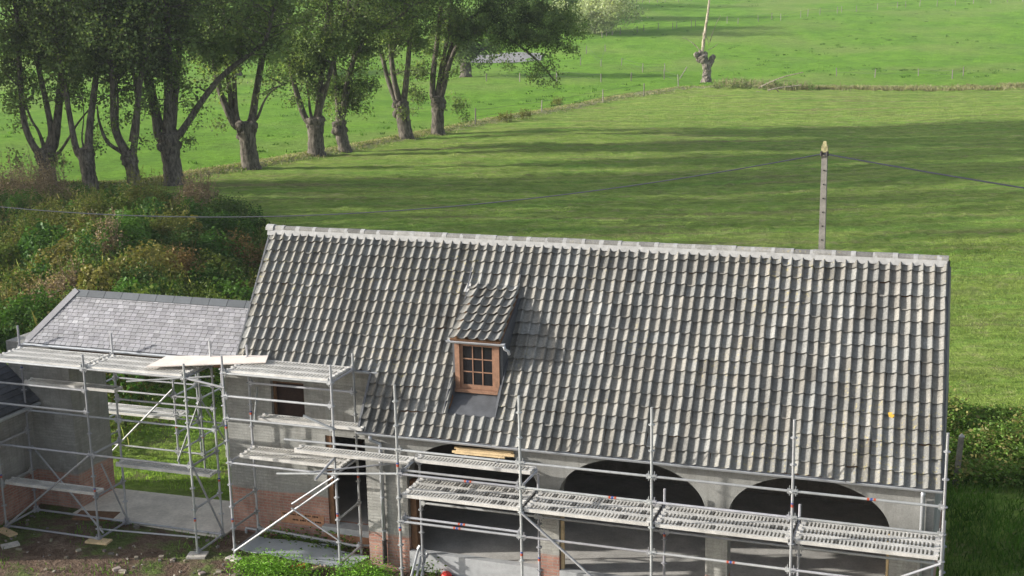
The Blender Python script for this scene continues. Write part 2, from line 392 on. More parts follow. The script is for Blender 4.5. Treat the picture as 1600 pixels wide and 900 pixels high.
# ------------------------------------------------------------------ the tiled barn
barn = thing('barn', 'long grey pantiled barn with three wide arches and a wooden dormer', 'barn', (4, 4, -.45))
EY, EZ, SL = 1.15, 2.66, math.radians(51)
CSL, SSL, TSL = math.cos(SL), math.sin(SL), math.tan(SL)
RY = 4.08; RZ = EZ+(RY-EY)*TSL; NROW = 17; GA = (RY-EY)/CSL/NROW; SHEAR = -.062
def roofpt(u, v, h, ox=0.0):
    """u along the eave, v up the slope, h out of the slope"""
    return (u+SHEAR*v*CSL, EY+v*CSL-h*SSL, EZ+v*SSL+h*CSL)
PS = [0, .1, .25, .4, .52, .64, .76, .86, .94, 1.0]; PH = [.012, .002, 0, .002, .010, .030, .054, .064, .052, .010]
def pantile(mb, fn, u, v, wd, g, lift=.052):
    v = v+.010*math.sin(u*1.9+v*.7)+.008*math.sin(u*4.3+1+v*2.1)-(.03 if random.random() < .012 else 0)
    c = random.gauss(1, .085); wm = random.uniform(-.025, .035)
    if random.random() < .05: c *= 1.22
    if random.random() < .06: c *= .72
    if u < -.7 and -1.45 < u and v < 1.3 and fn is roofpt: c *= random.uniform(.55, .8)
    mb.c = (c*(1+wm), c, c*(1-wm*1.3))
    du, dv, dl = random.uniform(-.004, .004), random.uniform(-.008, .008), random.uniform(-.004, .006); sk = random.uniform(-.004, .004)
    lo = [fn(u+du+s*wd, v+dv, h+lift+dl) for s, h in zip(PS, PH)]
    md = [fn(u+du+sk+s*wd, v+dv+g*.5, h+lift*.55+dl) for s, h in zip(PS, PH)]
    hi = [fn(u+du+2*sk+s*wd, v+g+.03, h+.002) for s, h in zip(PS, PH)]
    un = [fn(u+du+s*wd, v+dv+.004, h+lift-.016+dl) for s, h in zip(PS, PH)]
    n = len(PS); fs = []
    for k in range(n-1):
        fs += [(k, k+1, n+k+1, n+k), (n+k, n+k+1, 2*n+k+1, 2*n+k), (3*n+k, 3*n+k+1, k+1, k)]
    mb.add(lo+md+hi+un, [f for f in fs if f[0] < 3*n])
    k0 = mb.c; mb.c = tuple(q*.42 for q in k0); mb.add(un+lo, [(k, k+1, n+k+1, n+k) for k in range(n-1)]); mb.c = k0  # front edge tinted darker: painted shadow gap between courses, with edge dirt
DX0, DX1 = .40, 1.50                                                   # dormer footprint
mb = MB(); CW = 11.6/55
def skip(uc, vc):
    x, y, z = roofpt(uc, vc, 0)
    return DX0 < x < DX1 and 1.50 < y < 3.22
for j in range(NROW):
    for i in range(55):
        u = -1.40+i*CW
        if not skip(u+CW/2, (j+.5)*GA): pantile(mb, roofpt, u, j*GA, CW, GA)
    if j >= 5:
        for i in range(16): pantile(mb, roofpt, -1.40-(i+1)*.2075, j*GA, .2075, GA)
mb.c = (1, 1, 1)
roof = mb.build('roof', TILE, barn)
# the lichen-yellow chipped tile
mb = MB()
d_ = ray(1393, 651); t_ = (EZ+(CP[1]-EY)*TSL-CP[2])/(d_[2]-TSL*d_[1]); px_ = CP+d_*t_; v_ = (px_[1]-EY)/CSL; u_ = px_[0]-SHEAR*v_*CSL
mb.add([roofpt(u_+a, v_+b, .075+h) for a, b, h in ((-.06, .05, .0), (.04, .055, .012), (.055, -.02, .014), (.02, -.06, .01), (-.045, -.035, .002))], [(4, 3, 2, 1, 0)])
mb.build('lichen_patch', plain('orange_lichen', (.55, .33, .05), .9, 0, .2, 20, 60, .2), roof)
# boarding below the tiles, front slope in two heights, and the back slope
mb = MB()
vT = 5*GA; vR = NROW*GA
def slab(u0, u1, v0, v1, top=-.012, th=.06):
    q = [roofpt(u, v, h) for h in (top, top-th) for u, v in ((u0, v0), (u1, v0), (u1, v1), (u0, v1))]
    mb.add(q, [(0, 1, 2, 3), (7, 6, 5, 4), (0, 4, 5, 1), (1, 5, 6, 2), (2, 6, 7, 3), (3, 7, 4, 0)])
vA, vB = (1.53-EY)/CSL, (2.75-EY)/CSL
slab(-1.40, 10.18, .04, vA); slab(-1.40, 10.18, vB, vR-.02); slab(-1.40, .50, vA, vB); slab(1.60, 10.18, vA, vB); slab(-4.70, -1.403, vT+.03, vR-.02)
mb.build('roof_boarding', BROWNW, roof)
mb = MB(); bw = .211; BY = 7.35; BZ = RZ-(BY-RY)*1.08
for i in range(71):
    x0 = -4.92+i*bw
    for s0, s1, h0, h1 in ((0, .5, .0, .01), (.5, .85, .01, .055), (.85, 1, .055, 0)):
        q = [(x0+s0*bw, RY, RZ+h0), (x0+s1*bw, RY, RZ+h1), (x0+s1*bw, BY, BZ+h1), (x0+s0*bw, BY, BZ+h0)]
        mb.add(q, [(3, 2, 1, 0)])
mb.build('back_roof_slope', TILE, barn)
# ridge: half-round tiles with pale mortar joints
mb = MB(); mo = MB(); xr0, xr1 = -4.97, 10.03
def half_round(mb, x0, x1, r, yc, zc, n=7, sag=0):
    vs = []
    for x in (x0, x1):
        for k in range(n+1):
            an = math.pi*k/n; vs.append((x, yc-r*math.cos(an), zc+r*math.sin(an)))
    fs = [(k, k+1, n+2+k, n+1+k) for k in range(n)]+[tuple(range(n, -1, -1)), tuple(range(n+1, 2*n+2))]
    mb.add(vs, fs)
x = xr0; k = 0
while x < xr1-.05:
    ln = min(.40+random.uniform(-.02, .02), xr1-x); c = random.gauss(1.15, .2); mb.c = (c, c*1.0, c*1.02)
    dz = random.uniform(-.008, .008)
    half_round(mb, x, x+ln, .096, RY+.0, RZ+.03+dz)
    if x+ln < xr1-.05: half_round(mo, x+ln-random.uniform(.03, .07), x+ln+random.uniform(.02, .05),   .100, RY, RZ+.028+dz)
    x += ln; k += 1
rg = mb.build('ridge_cap', TILE, barn)
half_round(mo, xr0-.03, xr0+.16, .122, RY, RZ+.03)
vs = []; fs = []; nb = 150
for k in range(nb+1):
    xx = xr0+.02+(xr1-xr0-.04)*k/nb; wv = random.uniform(-.015, .015)
    vs += [(xx, RY-.10, RZ+.04), (xx, RY-.145+wv*.6, RZ-.075+wv)]
fs = [(2*k, 2*k+1, 2*k+3, 2*k+2) for k in range(nb)]
mo.add(vs, fs)
mo.build('mortar_bedding', MORT, rg)

# arched front wall
mb = MB(); Y0, Y1, ZB, ZT = 1.35, 1.70, -.60, 2.60
ARCH = [(-.44, 2.48), (2.89, 5.88), (6.31, 9.33)]; ZS, RISE = 1.60, .97
def colm(x0, x1, zb0, zb1, under):
    q = [(x0, Y0, zb0), (x1, Y0, zb1), (x1, Y0, ZT), (x0, Y0, ZT), (x0, Y1, zb0), (x1, Y1, zb1), (x1, Y1, ZT), (x0, Y1, ZT)]
    f = [(0, 1, 2, 3), (7, 6, 5, 4), (3, 2, 6, 7), (4, 5, 1, 0)]
    mb.add(q, f)
xs = -1.38
for a, b in ARCH:
    colm(xs, a, ZB, ZB, False)
    mb.add([(a, Y0, ZB), (a, Y0, ZS), (a, Y1, ZS), (a, Y1, ZB)], [(3, 2, 1, 0)])
    mb.add([(b, Y0, ZB), (b, Y0, ZS), (b, Y1, ZS), (b, Y1, ZB)], [(0, 1, 2, 3)])
    n = 36; cx, hw = (a+b)/2, (b-a)/2
    pts = [(cx-hw*math.cos(math.pi*k/n), ZS+RISE*math.sin(math.pi*k/n)**.92) for k in range(n+1)]
    for (p, zp), (q, zq) in zip(pts[:-1], pts[1:]): colm(p, q, zp, zq, True)
    xs = b
colm(xs, 10.08, ZB, ZB, False)
mb.add([(-1.38, Y0, ZB), (-1.38, Y0, ZT), (-1.38, Y1, ZT), (-1.38, Y1, ZB)], [(0, 1, 2, 3)])
mb.add([(10.08, Y0, ZB), (10.08, Y0, ZT), (10.08, Y1, ZT), (10.08, Y1, ZB)], [(3, 2, 1, 0)])
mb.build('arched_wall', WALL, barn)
# gables, back wall, inner wall
mb = MB()
def ztop(y): return EZ+(y-EY)*TSL-.10 if y < RY else RZ-(y-RY)*1.08-.10
mb.prism([(1.703, -.6), (7.0, -.6), (7.0, ztop(7.0)), (RY, ztop(RY)), (1.703, ztop(1.703))], 0, 9.78, 10.08)
mb.build('gable_wall', WALL, barn); mb = MB()
mb.prism([(2.58, -.6), (7.0, -.6), (7.0, ztop(7.0)), (RY, ztop(RY)), (2.58, ztop(2.58))], 0, -4.60, -4.30)
mb.build('gable_wall', WALL, barn)
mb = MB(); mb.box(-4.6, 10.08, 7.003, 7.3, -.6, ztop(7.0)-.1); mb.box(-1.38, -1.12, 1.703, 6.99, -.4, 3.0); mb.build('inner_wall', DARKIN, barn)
mb = MB(); mb.box(-1.11, 9.77, 1.5, 6.99, -.40, -.02); mb.box(-4.29, -1.385, 2.59, 6.99, -.4, -.03); mb.build('floor', FLOOR, barn)
mb = MB()
for yb in (2.4, 3.3, 4.2, 5.1, 6.0): mb.box(-1.1, 9.75, yb-.08, yb+.08, 2.62, 2.84)
mb.box(-1.1, 9.75, 2.2, 6.9, 2.843, 2.875)
mb.build('loft_floor', BROWNW, barn)
for k, (a, b) in enumerate(ARCH):
    mb = MB(); mb.box(a+.01, b-.01, 1.32, 1.49, -.36, .06); mb.build('threshold', STONE, barn)
mb = MB(); mb.box(-.425, -.29, 1.44, 1.60, -.3, 1.60); mb.build('door_post', BROWNW, barn)
mb = MB(); mb.box(2.905, 2.965, 1.42, 1.50, .062, 1.55); mb.build('door_post', PALEW, barn); mb = MB(); mb.box(9.27, 9.315, 1.42, 1.5, .062, 1.6); mb.build('door_post', PALEW, barn)
# set-back wall on the left with its window and doorway
mb = MB(); cells_wall(mb, -5.30, -1.385, -.65, 3.66, 2.30, 2.577, [(-4.13, -3.30, 2.38, 3.23), (-2.83, -1.62, -.02, 2.08)])
lw = mb.build('set_back_wall', WALLT, barn)
win = MB(); win.box(-4.12, -3.31, 2.46, 2.49, 2.39, 3.22); wo = win.build('window_board', DARKB, barn)
mb = MB()
for b in ((-4.127, -4.07, 2.40, 2.46, 2.383, 3.227), (-3.36, -3.303, 2.40, 2.46, 2.383, 3.227), (-4.07, -3.36, 2.40, 2.46, 3.17, 3.227)): mb.box(*b)
mb.build('window_frame', BROWNW, wo)
mb = MB(); mb.box(-4.2, -3.24, 2.20, 2.44, 2.325, 2.378); mb.build('window_sill', MORT, wo)
mb = MB(); mb.box(-2.95, -1.50, 2.16, 2.50, -.16, -.015); mb.build('door_sill', STONE, barn)
mb = MB(); mb.box(-2.825, -2.70, 2.33, 2.45, -.012, 2.075); mb.build('door_jamb', BROWNW, barn)
vb = MB(); vb.box(-4.05, -2.96, 2.285, 2.297, -.10, .16); vb.box(-2.95, -1.4, 2.27, 2.297, -.5, -.165); vo = vb.build('vent_bricks', TERRA, barn)
hb = MB()
for r_, (zz, xa) in enumerate(((.105, -4.0), (-.02, -3.75))):
    for k in range(5+0*r_):
        for q in range(4):
            xx = xa+k*.19+q*.038
            if xx < -2.99: hb = MB(); hb.box(xx, xx+.022, 2.278, 2.284, zz, zz+.035); hb.build('vent_hole', HOLE, vo)  # raised black boxes, their colour stands in for the shade inside holes
# gutters
def gutter(name, x0, x1, y, z, parent, r=.06):
    mb = MB(); n = 8
    for rr, flip in ((r, 0), (r-.006, 1)):
        vs = []
        for x in (x0, x1):
            for k in range(n+1):
                an = math.pi*k/n; vs.append((x, y-rr*math.cos(an), z-rr*math.sin(an)))
        mb.add(vs, [((k, k+1, n+2+k, n+1+k) if flip else (n+1+k, n+2+k, k+1, k)) for k in range(n)])
    mb.tube((x0, y-r, z), (x1, y-r, z), .011, 6); mb.tube((x0, y+r, z), (x1, y+r, z), .008, 6)
    for x in (x0, x1): mb.add([(x, y-r*math.cos(math.pi*k/n), z-r*math.sin(math.pi*k/n)) for k in range(n+1)], [tuple(range(n+1))])
    return mb.build(name, ZINC, parent)
gutter('gutter', -1.44, 10.22, 1.155, 2.665, barn)
yT = EY+vT*CSL; zT = EZ+vT*SSL
gutter('gutter', -4.85, -1.30, yT-.01, zT+.005, barn)
mb = MB(); mb.path([(-1.16, 1.17, 2.60), (-1.16, 1.18, 2.50), (-1.12, 1.27, 2.44), (-1.0, 1.285, 2.40), (-.99, 1.285, 2.32), (-.99, 1.285, .25)], .042, 10)
dp = mb.build('downpipe', ZINC, barn, True)
mb = MB(); mb.tube((-.99, 1.285, .249), (-.99, 1.285, -.28), .05, 10); mb.build('pipe_shoe', BLACKP, dp)
for zz in (2.0, 1.2, .45): mb = MB(); mb.tube((-.99, 1.285, zz), (-.99, 1.285, zz+.03), .052, 10); mb.build('pipe_clip', STEEL, dp)
mb = MB(); mb.path([(9.88, 1.18, 2.60), (9.88, 1.2, 2.5), (9.88, 1.285, 2.38), (9.88, 1.285, -.4)], .042, 10); mb.build('downpipe', ZINC, barn, True)
# lead flashing and outlet where the two eaves meet
mb = MB(); mb.beam(roofpt(-1.42, .1, .0), roofpt(-1.42, vT+.1, .0), .05, .10, (0, -SSL, CSL))
mb.path([(-1.38, yT-.02, zT-.06), (-1.36, yT-.03, zT-.18), (-1.30, yT-.02, zT-.30), (-1.27, yT-.08, zT-.36)], .045, 8)
mb.build('lead_flashing', LEAD, barn)
mb = MB(); mb.beam(roofpt(-4.74, vT, -.01), roofpt(-4.74, vR, -.01), .04, .09, (0, -SSL, CSL)); mb.build('verge_board', LEAD, barn); mb = MB(); mb.beam(roofpt(10.215, 0.03, -.01), roofpt(10.215, vR-.02, -.01), .03, .10, (0, -SSL, CSL)); mb.build('verge_board', LEAD, barn)

# dormer
DY, DZ0, DZ1 = 2.0, 3.44, 4.50
DRS = math.radians(29)
def dpt(u, v, h): return (u, 1.88+v*math.cos(DRS)-h*math.sin(DRS), 4.60+v*math.sin(DRS)+h*math.cos(DRS))
mb = MB(); dl = (3.45-1.88)/math.cos(DRS)
for j in range(7):
    for i in range(5):
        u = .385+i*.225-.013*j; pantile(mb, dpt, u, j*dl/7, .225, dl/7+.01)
mb.c = (1, 1, 1)
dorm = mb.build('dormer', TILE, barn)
mb = MB(); q = [dpt(u, v, h) for h in (-.01, -.06) for u, v in ((.39, .02), (1.50, .02), (1.43, dl-.15), (.33, dl-.15))]
mb.add(q, [(0, 1, 2, 3), (7, 6, 5, 4), (0, 4, 5, 1), (1, 5, 6, 2), (2, 6, 7, 3), (3, 7, 4, 0)]); mb.build('dormer_boarding', BROWNW, dorm)
mb = MB()
for x0, x1 in ((.40, .46), (1.44, 1.50)):
    def ry(z): return EY+(z-EZ)/TSL
    def dz(y): return 4.60+(y-1.88)*math.tan(DRS)-.075
    yy = 3.6
    mb.prism([(DY+.02, DZ0-.15), (DY+.02, dz(DY+.02)), (3.35, dz(3.35)), (3.4, EZ+(3.4-EY)*TSL-.1), (ry(DZ0-.15), DZ0-.15)], 0, x0, x1)
mb.build('dormer_cheek', LEAD, dorm)
mb = MB()
mb.box(.46, .565, DY-.02, DY+.10, DZ0+.10, DZ1); mb.box(1.335, 1.44, DY-.02, DY+.10, DZ0+.10, DZ1); mb.box(.46, 1.44, DY-.03, DY+.10, DZ1+.002, DZ1+.07)
mb.box(.45, 1.45, DY-.07, DY+.10, DZ0+.03, DZ0+.098)
wf = mb.build('dormer_frame', WOOD, dorm)
mb = MB(); gx0, gx1, gz0, gz1 = .625, 1.275, DZ0+.185, DZ1-.05
for b in ((.567, gx0, DZ0+.10, DZ1-.002), (gx1, 1.333, DZ0+.10, DZ1-.002), (gx0, gx1, DZ0+.10, gz0), (gx0, gx1, gz1, DZ1-.002)): mb.box(b[0], b[1], DY+.012, DY+.07, b[2], b[3])
for k in (1, 2):
    xx = gx0+(gx1-gx0)*k/3; mb.box(xx-.011, xx+.011, DY+.020, DY+.05, gz0, gz1)
    zz = gz0+(gz1-gz0)*k/3; mb.box(gx0, gx1, DY+.021, DY+.049, zz-.011, zz+.011)
sash = mb.build('window_sash', WOOD, dorm)
GL = NT('window_glass'); GLASS = GL.bsdf((.012, .013, .016), .06, 0, None, .5)
mb = MB(); mb.box(gx0, gx1, DY+.034, DY+.040, gz0, gz1); mb.build('pane', GLASS, dorm)
gutter('dormer_gutter', .33, 1.60, 1.885, 4.575, dorm, .05)
mb = MB(); mb.path([(1.585, 1.885, 4.55), (1.60, 1.90, 4.47), (1.66, 1.95, 4.42), (1.67, 1.97, 4.34)], .03, 8); mb.build('gutter_outlet', ZINC, dorm, True)
mb = MB()                                                             # lead apron and side flashings
ap = [(.41, 1.50), (1.49, 1.50), (1.49, DY), (.41, DY)]
za = lambda y: 3.135+(y-1.50)*.62
mb.add([(x, y, za(y)) for x, y in ap]+[(x, y, za(y)-.05) for x, y in ap], [(0, 1, 2, 3), (0, 4, 5, 1), (1, 5, 6, 2), (3, 7, 4, 0)])
for xx in (.385, 1.525):
    mb.beam((xx, 1.47, EZ+(1.47-EY)*TSL+.05), (xx-.0, 2.3, EZ+(2.3-EY)*TSL+.05), .022, .11)
for xx in (.36, 1.49): mb.beam((xx-.06, 2.5, EZ+(2.5-EY)*TSL+.05), (xx-.1, 3.6, EZ+(3.6-EY)*TSL+.06), .03, .09)
mb.build('lead_apron', LEAD, dorm)
mb = MB()
for xx in (.20, 1.28):
    q = [roofpt(xx+SHEAR*-3.3+a, v, h) for a, v, h in ((-.08, 3.35, .07), (.05, 3.35, .09), (.08, 3.62, .085), (.0, 3.64, .06))]
    mb = MB(); mb.add(q, [(0, 1, 2, 3)]); mb.build('flashing_tongue', MORT, dorm)

# battens lying on two short putlogs between the scaffold and the left arch
qa, qb = on(716, 713, 1, 1.30), on(800, 717, 1, 1.30)
for k in range(9):
    mb = MB(); yy = 1.16+.05*(k % 5)+random.uniform(-.01, .01); zz = .047*(k//5); sk = random.uniform(-.04, .04); xo = random.uniform(-.10, .10); xp = random.uniform(-.12, .10)
    mb.beam((qa[0]+xo, yy, qa[2]+.13+zz), (qb[0]+xp, yy+sk, qa[2]+.13+zz+random.uniform(0, .03)), .042, .042)
    o = mb.build('timber_batten', PALEW)
    tag(o, 'pale yellow timber batten in the loose stack under the left arch', 'batten', 'battens stacked under the left arch')

# ------------------------------------------------------------------ slate gateway between barn and wing
gate = thing('gateway', 'slate roofed gateway adjoining the left end of the barn', 'outbuilding', (-7.6, 3, -.45))
AEY, AEZ, ARY, ARZ = 2.05, 3.72, 3.0, 4.80
AL = math.hypot(ARY-AEY, ARZ-AEZ); ac, as_ = (ARY-AEY)/AL, (ARZ-AEZ)/AL
XL0, XL1, XR = -10.56, -9.72, -4.78
mb = MB(); NR = 15
for j in range(NR):
    v0 = j*AL/NR; v1 = v0+AL/NR+.05; xl = XL0+(XL1-XL0)*(v0+.05)/AL; x = xl-random.uniform(0, .09)
    while x < XR:
        wd = random.uniform(.12, .175); a = max(x, xl); b = min(x+wd-.011, XR-.03*j/NR)
        if b-a > .02:
            c = random.gauss(1.0, .095)*(1.22 if random.random() < .07 else .8 if random.random() < .07 else 1); mb.c = (c, c*random.uniform(.985, 1.0), c*random.uniform(1.0, 1.03))
            h = .014+random.uniform(0, .005); dv = random.uniform(-.006, .006)
            def ap_(x, v, h): return (x, AEY+v*ac-h*as_, AEZ+v*as_+h*ac)
            q = [ap_(a, v0+dv, h+.006), ap_(b, v0+dv, h+.006+random.uniform(-.002, .003)), ap_(b, min(v1, AL), .0), ap_(a, min(v1, AL), .0), ap_(a, v0+dv, h-.009), ap_(b, v0+dv, h-.009)]
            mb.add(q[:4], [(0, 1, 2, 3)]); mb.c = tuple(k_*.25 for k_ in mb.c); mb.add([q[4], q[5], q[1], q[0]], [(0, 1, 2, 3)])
        x += wd
mb.c = (1, 1, 1)
sr_ = mb.build('roof', SLATE, gate)
mb = MB()
mb.add([(XL0, AEY, AEZ-.01), (XR, AEY, AEZ-.01), (XR, ARY, ARZ-.01), (XL1, ARY, ARZ-.01), (XL0, 3.95, AEZ-.01), (XR, 3.95, AEZ-.01)], [(0, 1, 2, 3), (3, 2, 5, 4), (0, 3, 4), (0, 4, 5, 1)])
mb.build('roof_deck', SLATE_D, sr_)
mb = MB(); x = XL1-.05
while x < XR-.02:
    x1 = min(x+.475, XR); mb.c = (random.uniform(.9, 1.15),)*3
    for s in (-1, 1):
        q = [(x, ARY, ARZ+.045), (x1-.012, ARY, ARZ+.045), (x1-.012, ARY+s*.12, ARZ-.085), (x, ARY+s*.12, ARZ-.085)]
        mb.add(q+[(a, b, c-.02) for a, b, c in q], [(0, 1, 2, 3) if s > 0 else (3, 2, 1, 0), (3, 2, 6, 7), (0, 3, 7, 4), (1, 5, 6, 2)])
    x = x1
mb.c = (1, 1, 1); mb.build('ridge_cap', RIDGED, gate)
mb = MB(); a = np.array((XL0+.03, AEY+.03, AEZ+.05)); b = np.array((XL1+.02, ARY-.02, ARZ+.03))
mb.c = (.72, .72, .75)
mb.beam(a+(.06, 0, .01), b+(.06, 0, .01), .17, .02, (0, -as_, ac)); mb.build('hip_cap', SLATE, gate)
gutter('gutter', XL0-.03, XR+.05, AEY-.055, AEZ-.02, gate, .05)
mb = MB(); mb.box(-11.3, -9.55, 2.3, 3.65, -.65, 3.64); pier = mb.build('pier', WALLP, gate)
mb = MB(); mb.box(-9.53, -5.32, 2.36, 2.62, 3.40, 3.64); mb.box(-9.53, -5.32, 3.35, 3.62, 3.40, 3.64); mb.build('lintel', BROWNW, gate)
mb = MB(); mb.box(-5.30, -4.62, 2.60, 3.65, -.6, 3.62); mb.build('side_wall', WALLP, gate)
mb = MB(); mb.add([(-9.545, 1.95, -.41), (-5.32, 1.75, -.41), (-5.32, 3.75, -.40), (-9.545, 3.65, -.40), (-9.545, 1.95, -.6), (-5.32, 1.75, -.6), (-5.32, 3.75, -.6), (-9.545, 3.65, -.6)],
       [(0, 1, 2, 3), (0, 4, 5, 1), (1, 5, 6, 2), (2, 6, 7, 3), (3, 7, 4, 0)])
tag(mb.build('paved_path', plain('path_concrete', (.60, .55, .475), .85, 0, .2, 1.6, 14, .3)), kind='structure')

# ------------------------------------------------------------------ low wing at the far left
wing = thing('side_wing', 'low wing with a dark slate roof at the left edge of the yard', 'outbuilding', (-12.5, .5, -.5))
mb = MB(); mb.prism([(-14.2, -.6), (-10.74, -.6), (-10.74, 2.32), (-12.5, 3.95), (-14.2, 2.5)], 1, -1.3, 2.297)
mb.v = [(a, b, c) for a, b, c in mb.v]
# the prism is given in x,z: extruded along y
mb.build('wall', WALLP, wing)
mb = MB(); ex, ez, rx, rz = -10.48, 2.22, -12.5, 4.10; RLn = math.hypot(rx-ex, rz-ez); wx, wz = (rx-ex)/RLn, (rz-ez)/RLn
for j in range(17):
    v0 = j*RLn/17; y = -1.5-random.uniform(0, .2)
    while y < 2.27:
        wd = random.uniform(.2, .28); a, b = max(y, -1.5), min(y+wd-.005, 2.27)
        if b-a > .02:
            c = random.gauss(1, .15); mb.c = (c, c, c*1.04); h = .06+random.uniform(0, .006)
            q = [(ex+v0*wx+h*.68, a, ez+v0*wz+h*.73), (ex+v0*wx+h*.68, b, ez+v0*wz+h*.73), (ex+(v0+.16)*wx+.03, b, ez+(v0+.16)*wz+.035), (ex+(v0+.16)*wx+.03, a, ez+(v0+.16)*wz+.035)]
            mb.add(q, [(0, 1, 2, 3)])
            mb.add([q[0], q[1], (q[1][0]-.006, b, q[1][2]-.012), (q[0][0]-.006, a, q[0][2]-.012)], [(3, 2, 1, 0)])
        y += wd
mb.c = (1, 1, 1)
mb.prism([(ex, ez), (rx, rz), (-14.4, 2.35), (-14.4, 2.25), (rx, rz-.09), (ex, ez-.08)], 1, -1.5, 2.265)
mb.build('roof', SLATE_D, wing)
mb = MB(); mb.tube((-10.45, -1.5, 2.16), (-10.45, 2.26, 2.16), .05, 8); mb.build('gutter', ZINC, wing)

# ------------------------------------------------------------------ scaffolds
TR = .0255
class Scaf:
    def __init__(s, root): s.root = root
    def standard(s, x, y, z0, z1, zr, bands=()):
        mb = MB(); c = random.uniform(.72, 1.1); mb.c = (c, c*random.uniform(.96, 1), c*random.uniform(.93, 1)); mb.tube((x, y, z0+.06), (x, y, z1), TR, 8); mb.tube((x, y, z1-.18), (x, y, z1-.005), TR*.78, 8)
        k0 = math.ceil((z0+.12-zr)/.5); k1 = math.floor((z1-.1-zr)/.5)
        for k in range(k0, k1+1):
            z = zr+.5*k; mb.tube((x, y, z-.007), (x, y, z+.007), .062, 10); mb.tube((x, y, z-.03), (x, y, z+.03), TR*1.18, 8)
        mb.tube((x, y, z0+.012), (x, y, z0+.2), .017, 6); mb.box(x-.075, x+.075, y-.075, y+.075, z0, z0+.012)
        o = mb.build('standard', STEEL, s.root)
        for z in bands:
            b = MB(); b.tube((x, y, z), (x, y, z+.05), TR*1.06, 8); b.build('colour_band', REDB, o)
            b = MB(); b.tube((x, y, z+.055), (x, y, z+.085), TR*1.06, 8); b.build('colour_band', BLUEB, o)
        return o
    def bar(s, name, a, b, r=None, band=None, wedge=True):
        mb = MB(); c = random.uniform(.72, 1.12); mb.c = (c, c*random.uniform(.96, 1), c*random.uniform(.93, 1)); r = r or TR*.98; a, b = np.array(a, float), np.array(b, float); d = b-a; L = np.linalg.norm(d); d /= L
        g = .06 if wedge else 0
        mb.tube(a+d*g, b-d*g, r, 8)
        if wedge:
            for p, sg in ((a, 1), (b, -1)):
                c = p+d*sg*.055; mb.beam(c-d*.04, c+d*.04, .05, .085); mb.box(c[0]-.006, c[0]+.006, c[1]-.02, c[1]+.02, c[2]-.08, c[2]+.10)
        o = mb.build(name, STEEL, s.root)
        if band is not None:
            for q, m_ in ((0, REDB), (.055, BLUEB), (.11, REDB)):
                b2 = MB(); c = a+d*(L*band+q); b2.tube(c, c+d*.04, r*1.07, 8); b2.build('colour_band', m_, o)
        return o
    def deck(s, x0, x1, y0, z, wd=.32, dirt=0.0, pitch=.068):
        mb = MB(); y1 = y0+wd; e = .05; n = int((x1-x0-.16)/pitch); p = (x1-x0-.16)/n; th = .05
        c = random.uniform(.92, 1.06); mb.c = (c, c*.995, c*.98)
        mb.box(x0, x1, y0, y0+e, z-.065, z); mb.box(x0, x1, y1-e, y1, z-.065, z)
        mb.box(x0, x0+.08, y0+e, y1-e, z-.055, z-.001); mb.box(x1-.08, x1, y0+e, y1-e, z-.055, z-.001)
        for k in range(1, n+1):
            xx = x0+.08+k*p; d_ = random.random() < dirt; cc = c*(.3 if d_ else 1); mb.c = (cc, cc*.99, cc*.96)
            if k < n: mb.box(xx-p*.23, xx+p*.23, y0+e, y1-e, z-th, z-.001)
        mb.c = (c, c, c)
        for xx in (x0+.01, x1-.01):
            for yy in (y0+.06, y1-.06): mb.box(xx-.03, xx+.03, yy-.02, yy+.02, z-.03, z+.02)
        return mb.build('deck', DECKM, s.root)
B = 2.57
# long scaffold in front of the arches
root = thing('scaffold', 'long galvanised scaffold in four bays along the three arches', 'scaffold', (5.1, .5, -.45))
S = Scaf(root); WI = 1.04; SB = -.50
for i in range(5):
    S.standard(i*B, 0, SB, 4.13, 2.8, bands=[(1.1, 2.45) if i == 0 else (), (.9,), (.6,), (2.5, ), ()][i] if i != 4 else ())
    S.standard(i*B, WI, SB, (1.75, 2.20, 2.18, 2.16, 2.14)[i] if i else 2.42, 2.8-.15, bands=((), (.35,), (1.2,), (), ())[i])
    S.bar('transom', (i*B, 0, 1.8), (i*B, WI, 1.8))
bd = {(0, 0): None, (1, 0): .28, (2, 0): None, (3, 0): .48}
for i in range(4):
    for k, z in enumerate((2.8, 2.3, 1.3)):
        S.bar('ledger', (i*B, 0, z), ((i+1)*B, 0, z), band=[[None, .55, .45], [None, .68, None], [None, None, .55], [.5, None, None]][i][k])
    S.bar('ledger', (i*B, WI, 1.3), ((i+1)*B, WI, 1.3))
    for q in range(3): S.deck(i*B+.06, (i+1)*B-.06, .03+q*.335, 1.865, dirt=(.22, .14, .05, .03)[i])
S.bar('ledger', (.02, .07, 2.36), (B, .05, 2.36), band=None); S.bar('ledger', (.04, .07, 1.37), (B, .06, 1.36), band=.47)
S.bar('brace', (B+.03, -.05, 1.80), (2*B, -.05, -.25), band=.62, wedge=False)
S.bar('brace', (4*B, -.05, 1.78), (3*B, -.05, .45), wedge=False)
S.bar('ledger', (0, 0, 2.8), (-2.5, -.03, 2.78), wedge=False); S.bar('ledger', (0, 0, 2.3), (-2.72, -.03, 2.02), wedge=False)
S.bar('transom', (0, 0, 2.3), (.0, .95, 2.3)); S.bar('transom', (B, 0, 2.3), (B, .98, 2.3)); S.bar('transom', (-1.66, -.36, 2.12), (-1.70, .80, 2.30), wedge=False)
S.bar('transom', (qa[0]+.22, .95, qa[2]+.08), (qa[0]+.22, 1.44, qa[2]+.08), wedge=False); S.bar('transom', (qb[0]-.22, .95, qa[2]+.08), (qb[0]-.22, 1.44, qa[2]+.08), wedge=False)
S.deck(.06, B-.04, .68, 2.375); S.deck(-2.59, -.0, .50, 2.375)
S.bar('brace', (-1.98, .0, 2.12), (-.0, .85, 2.27), r=.02, wedge=False)
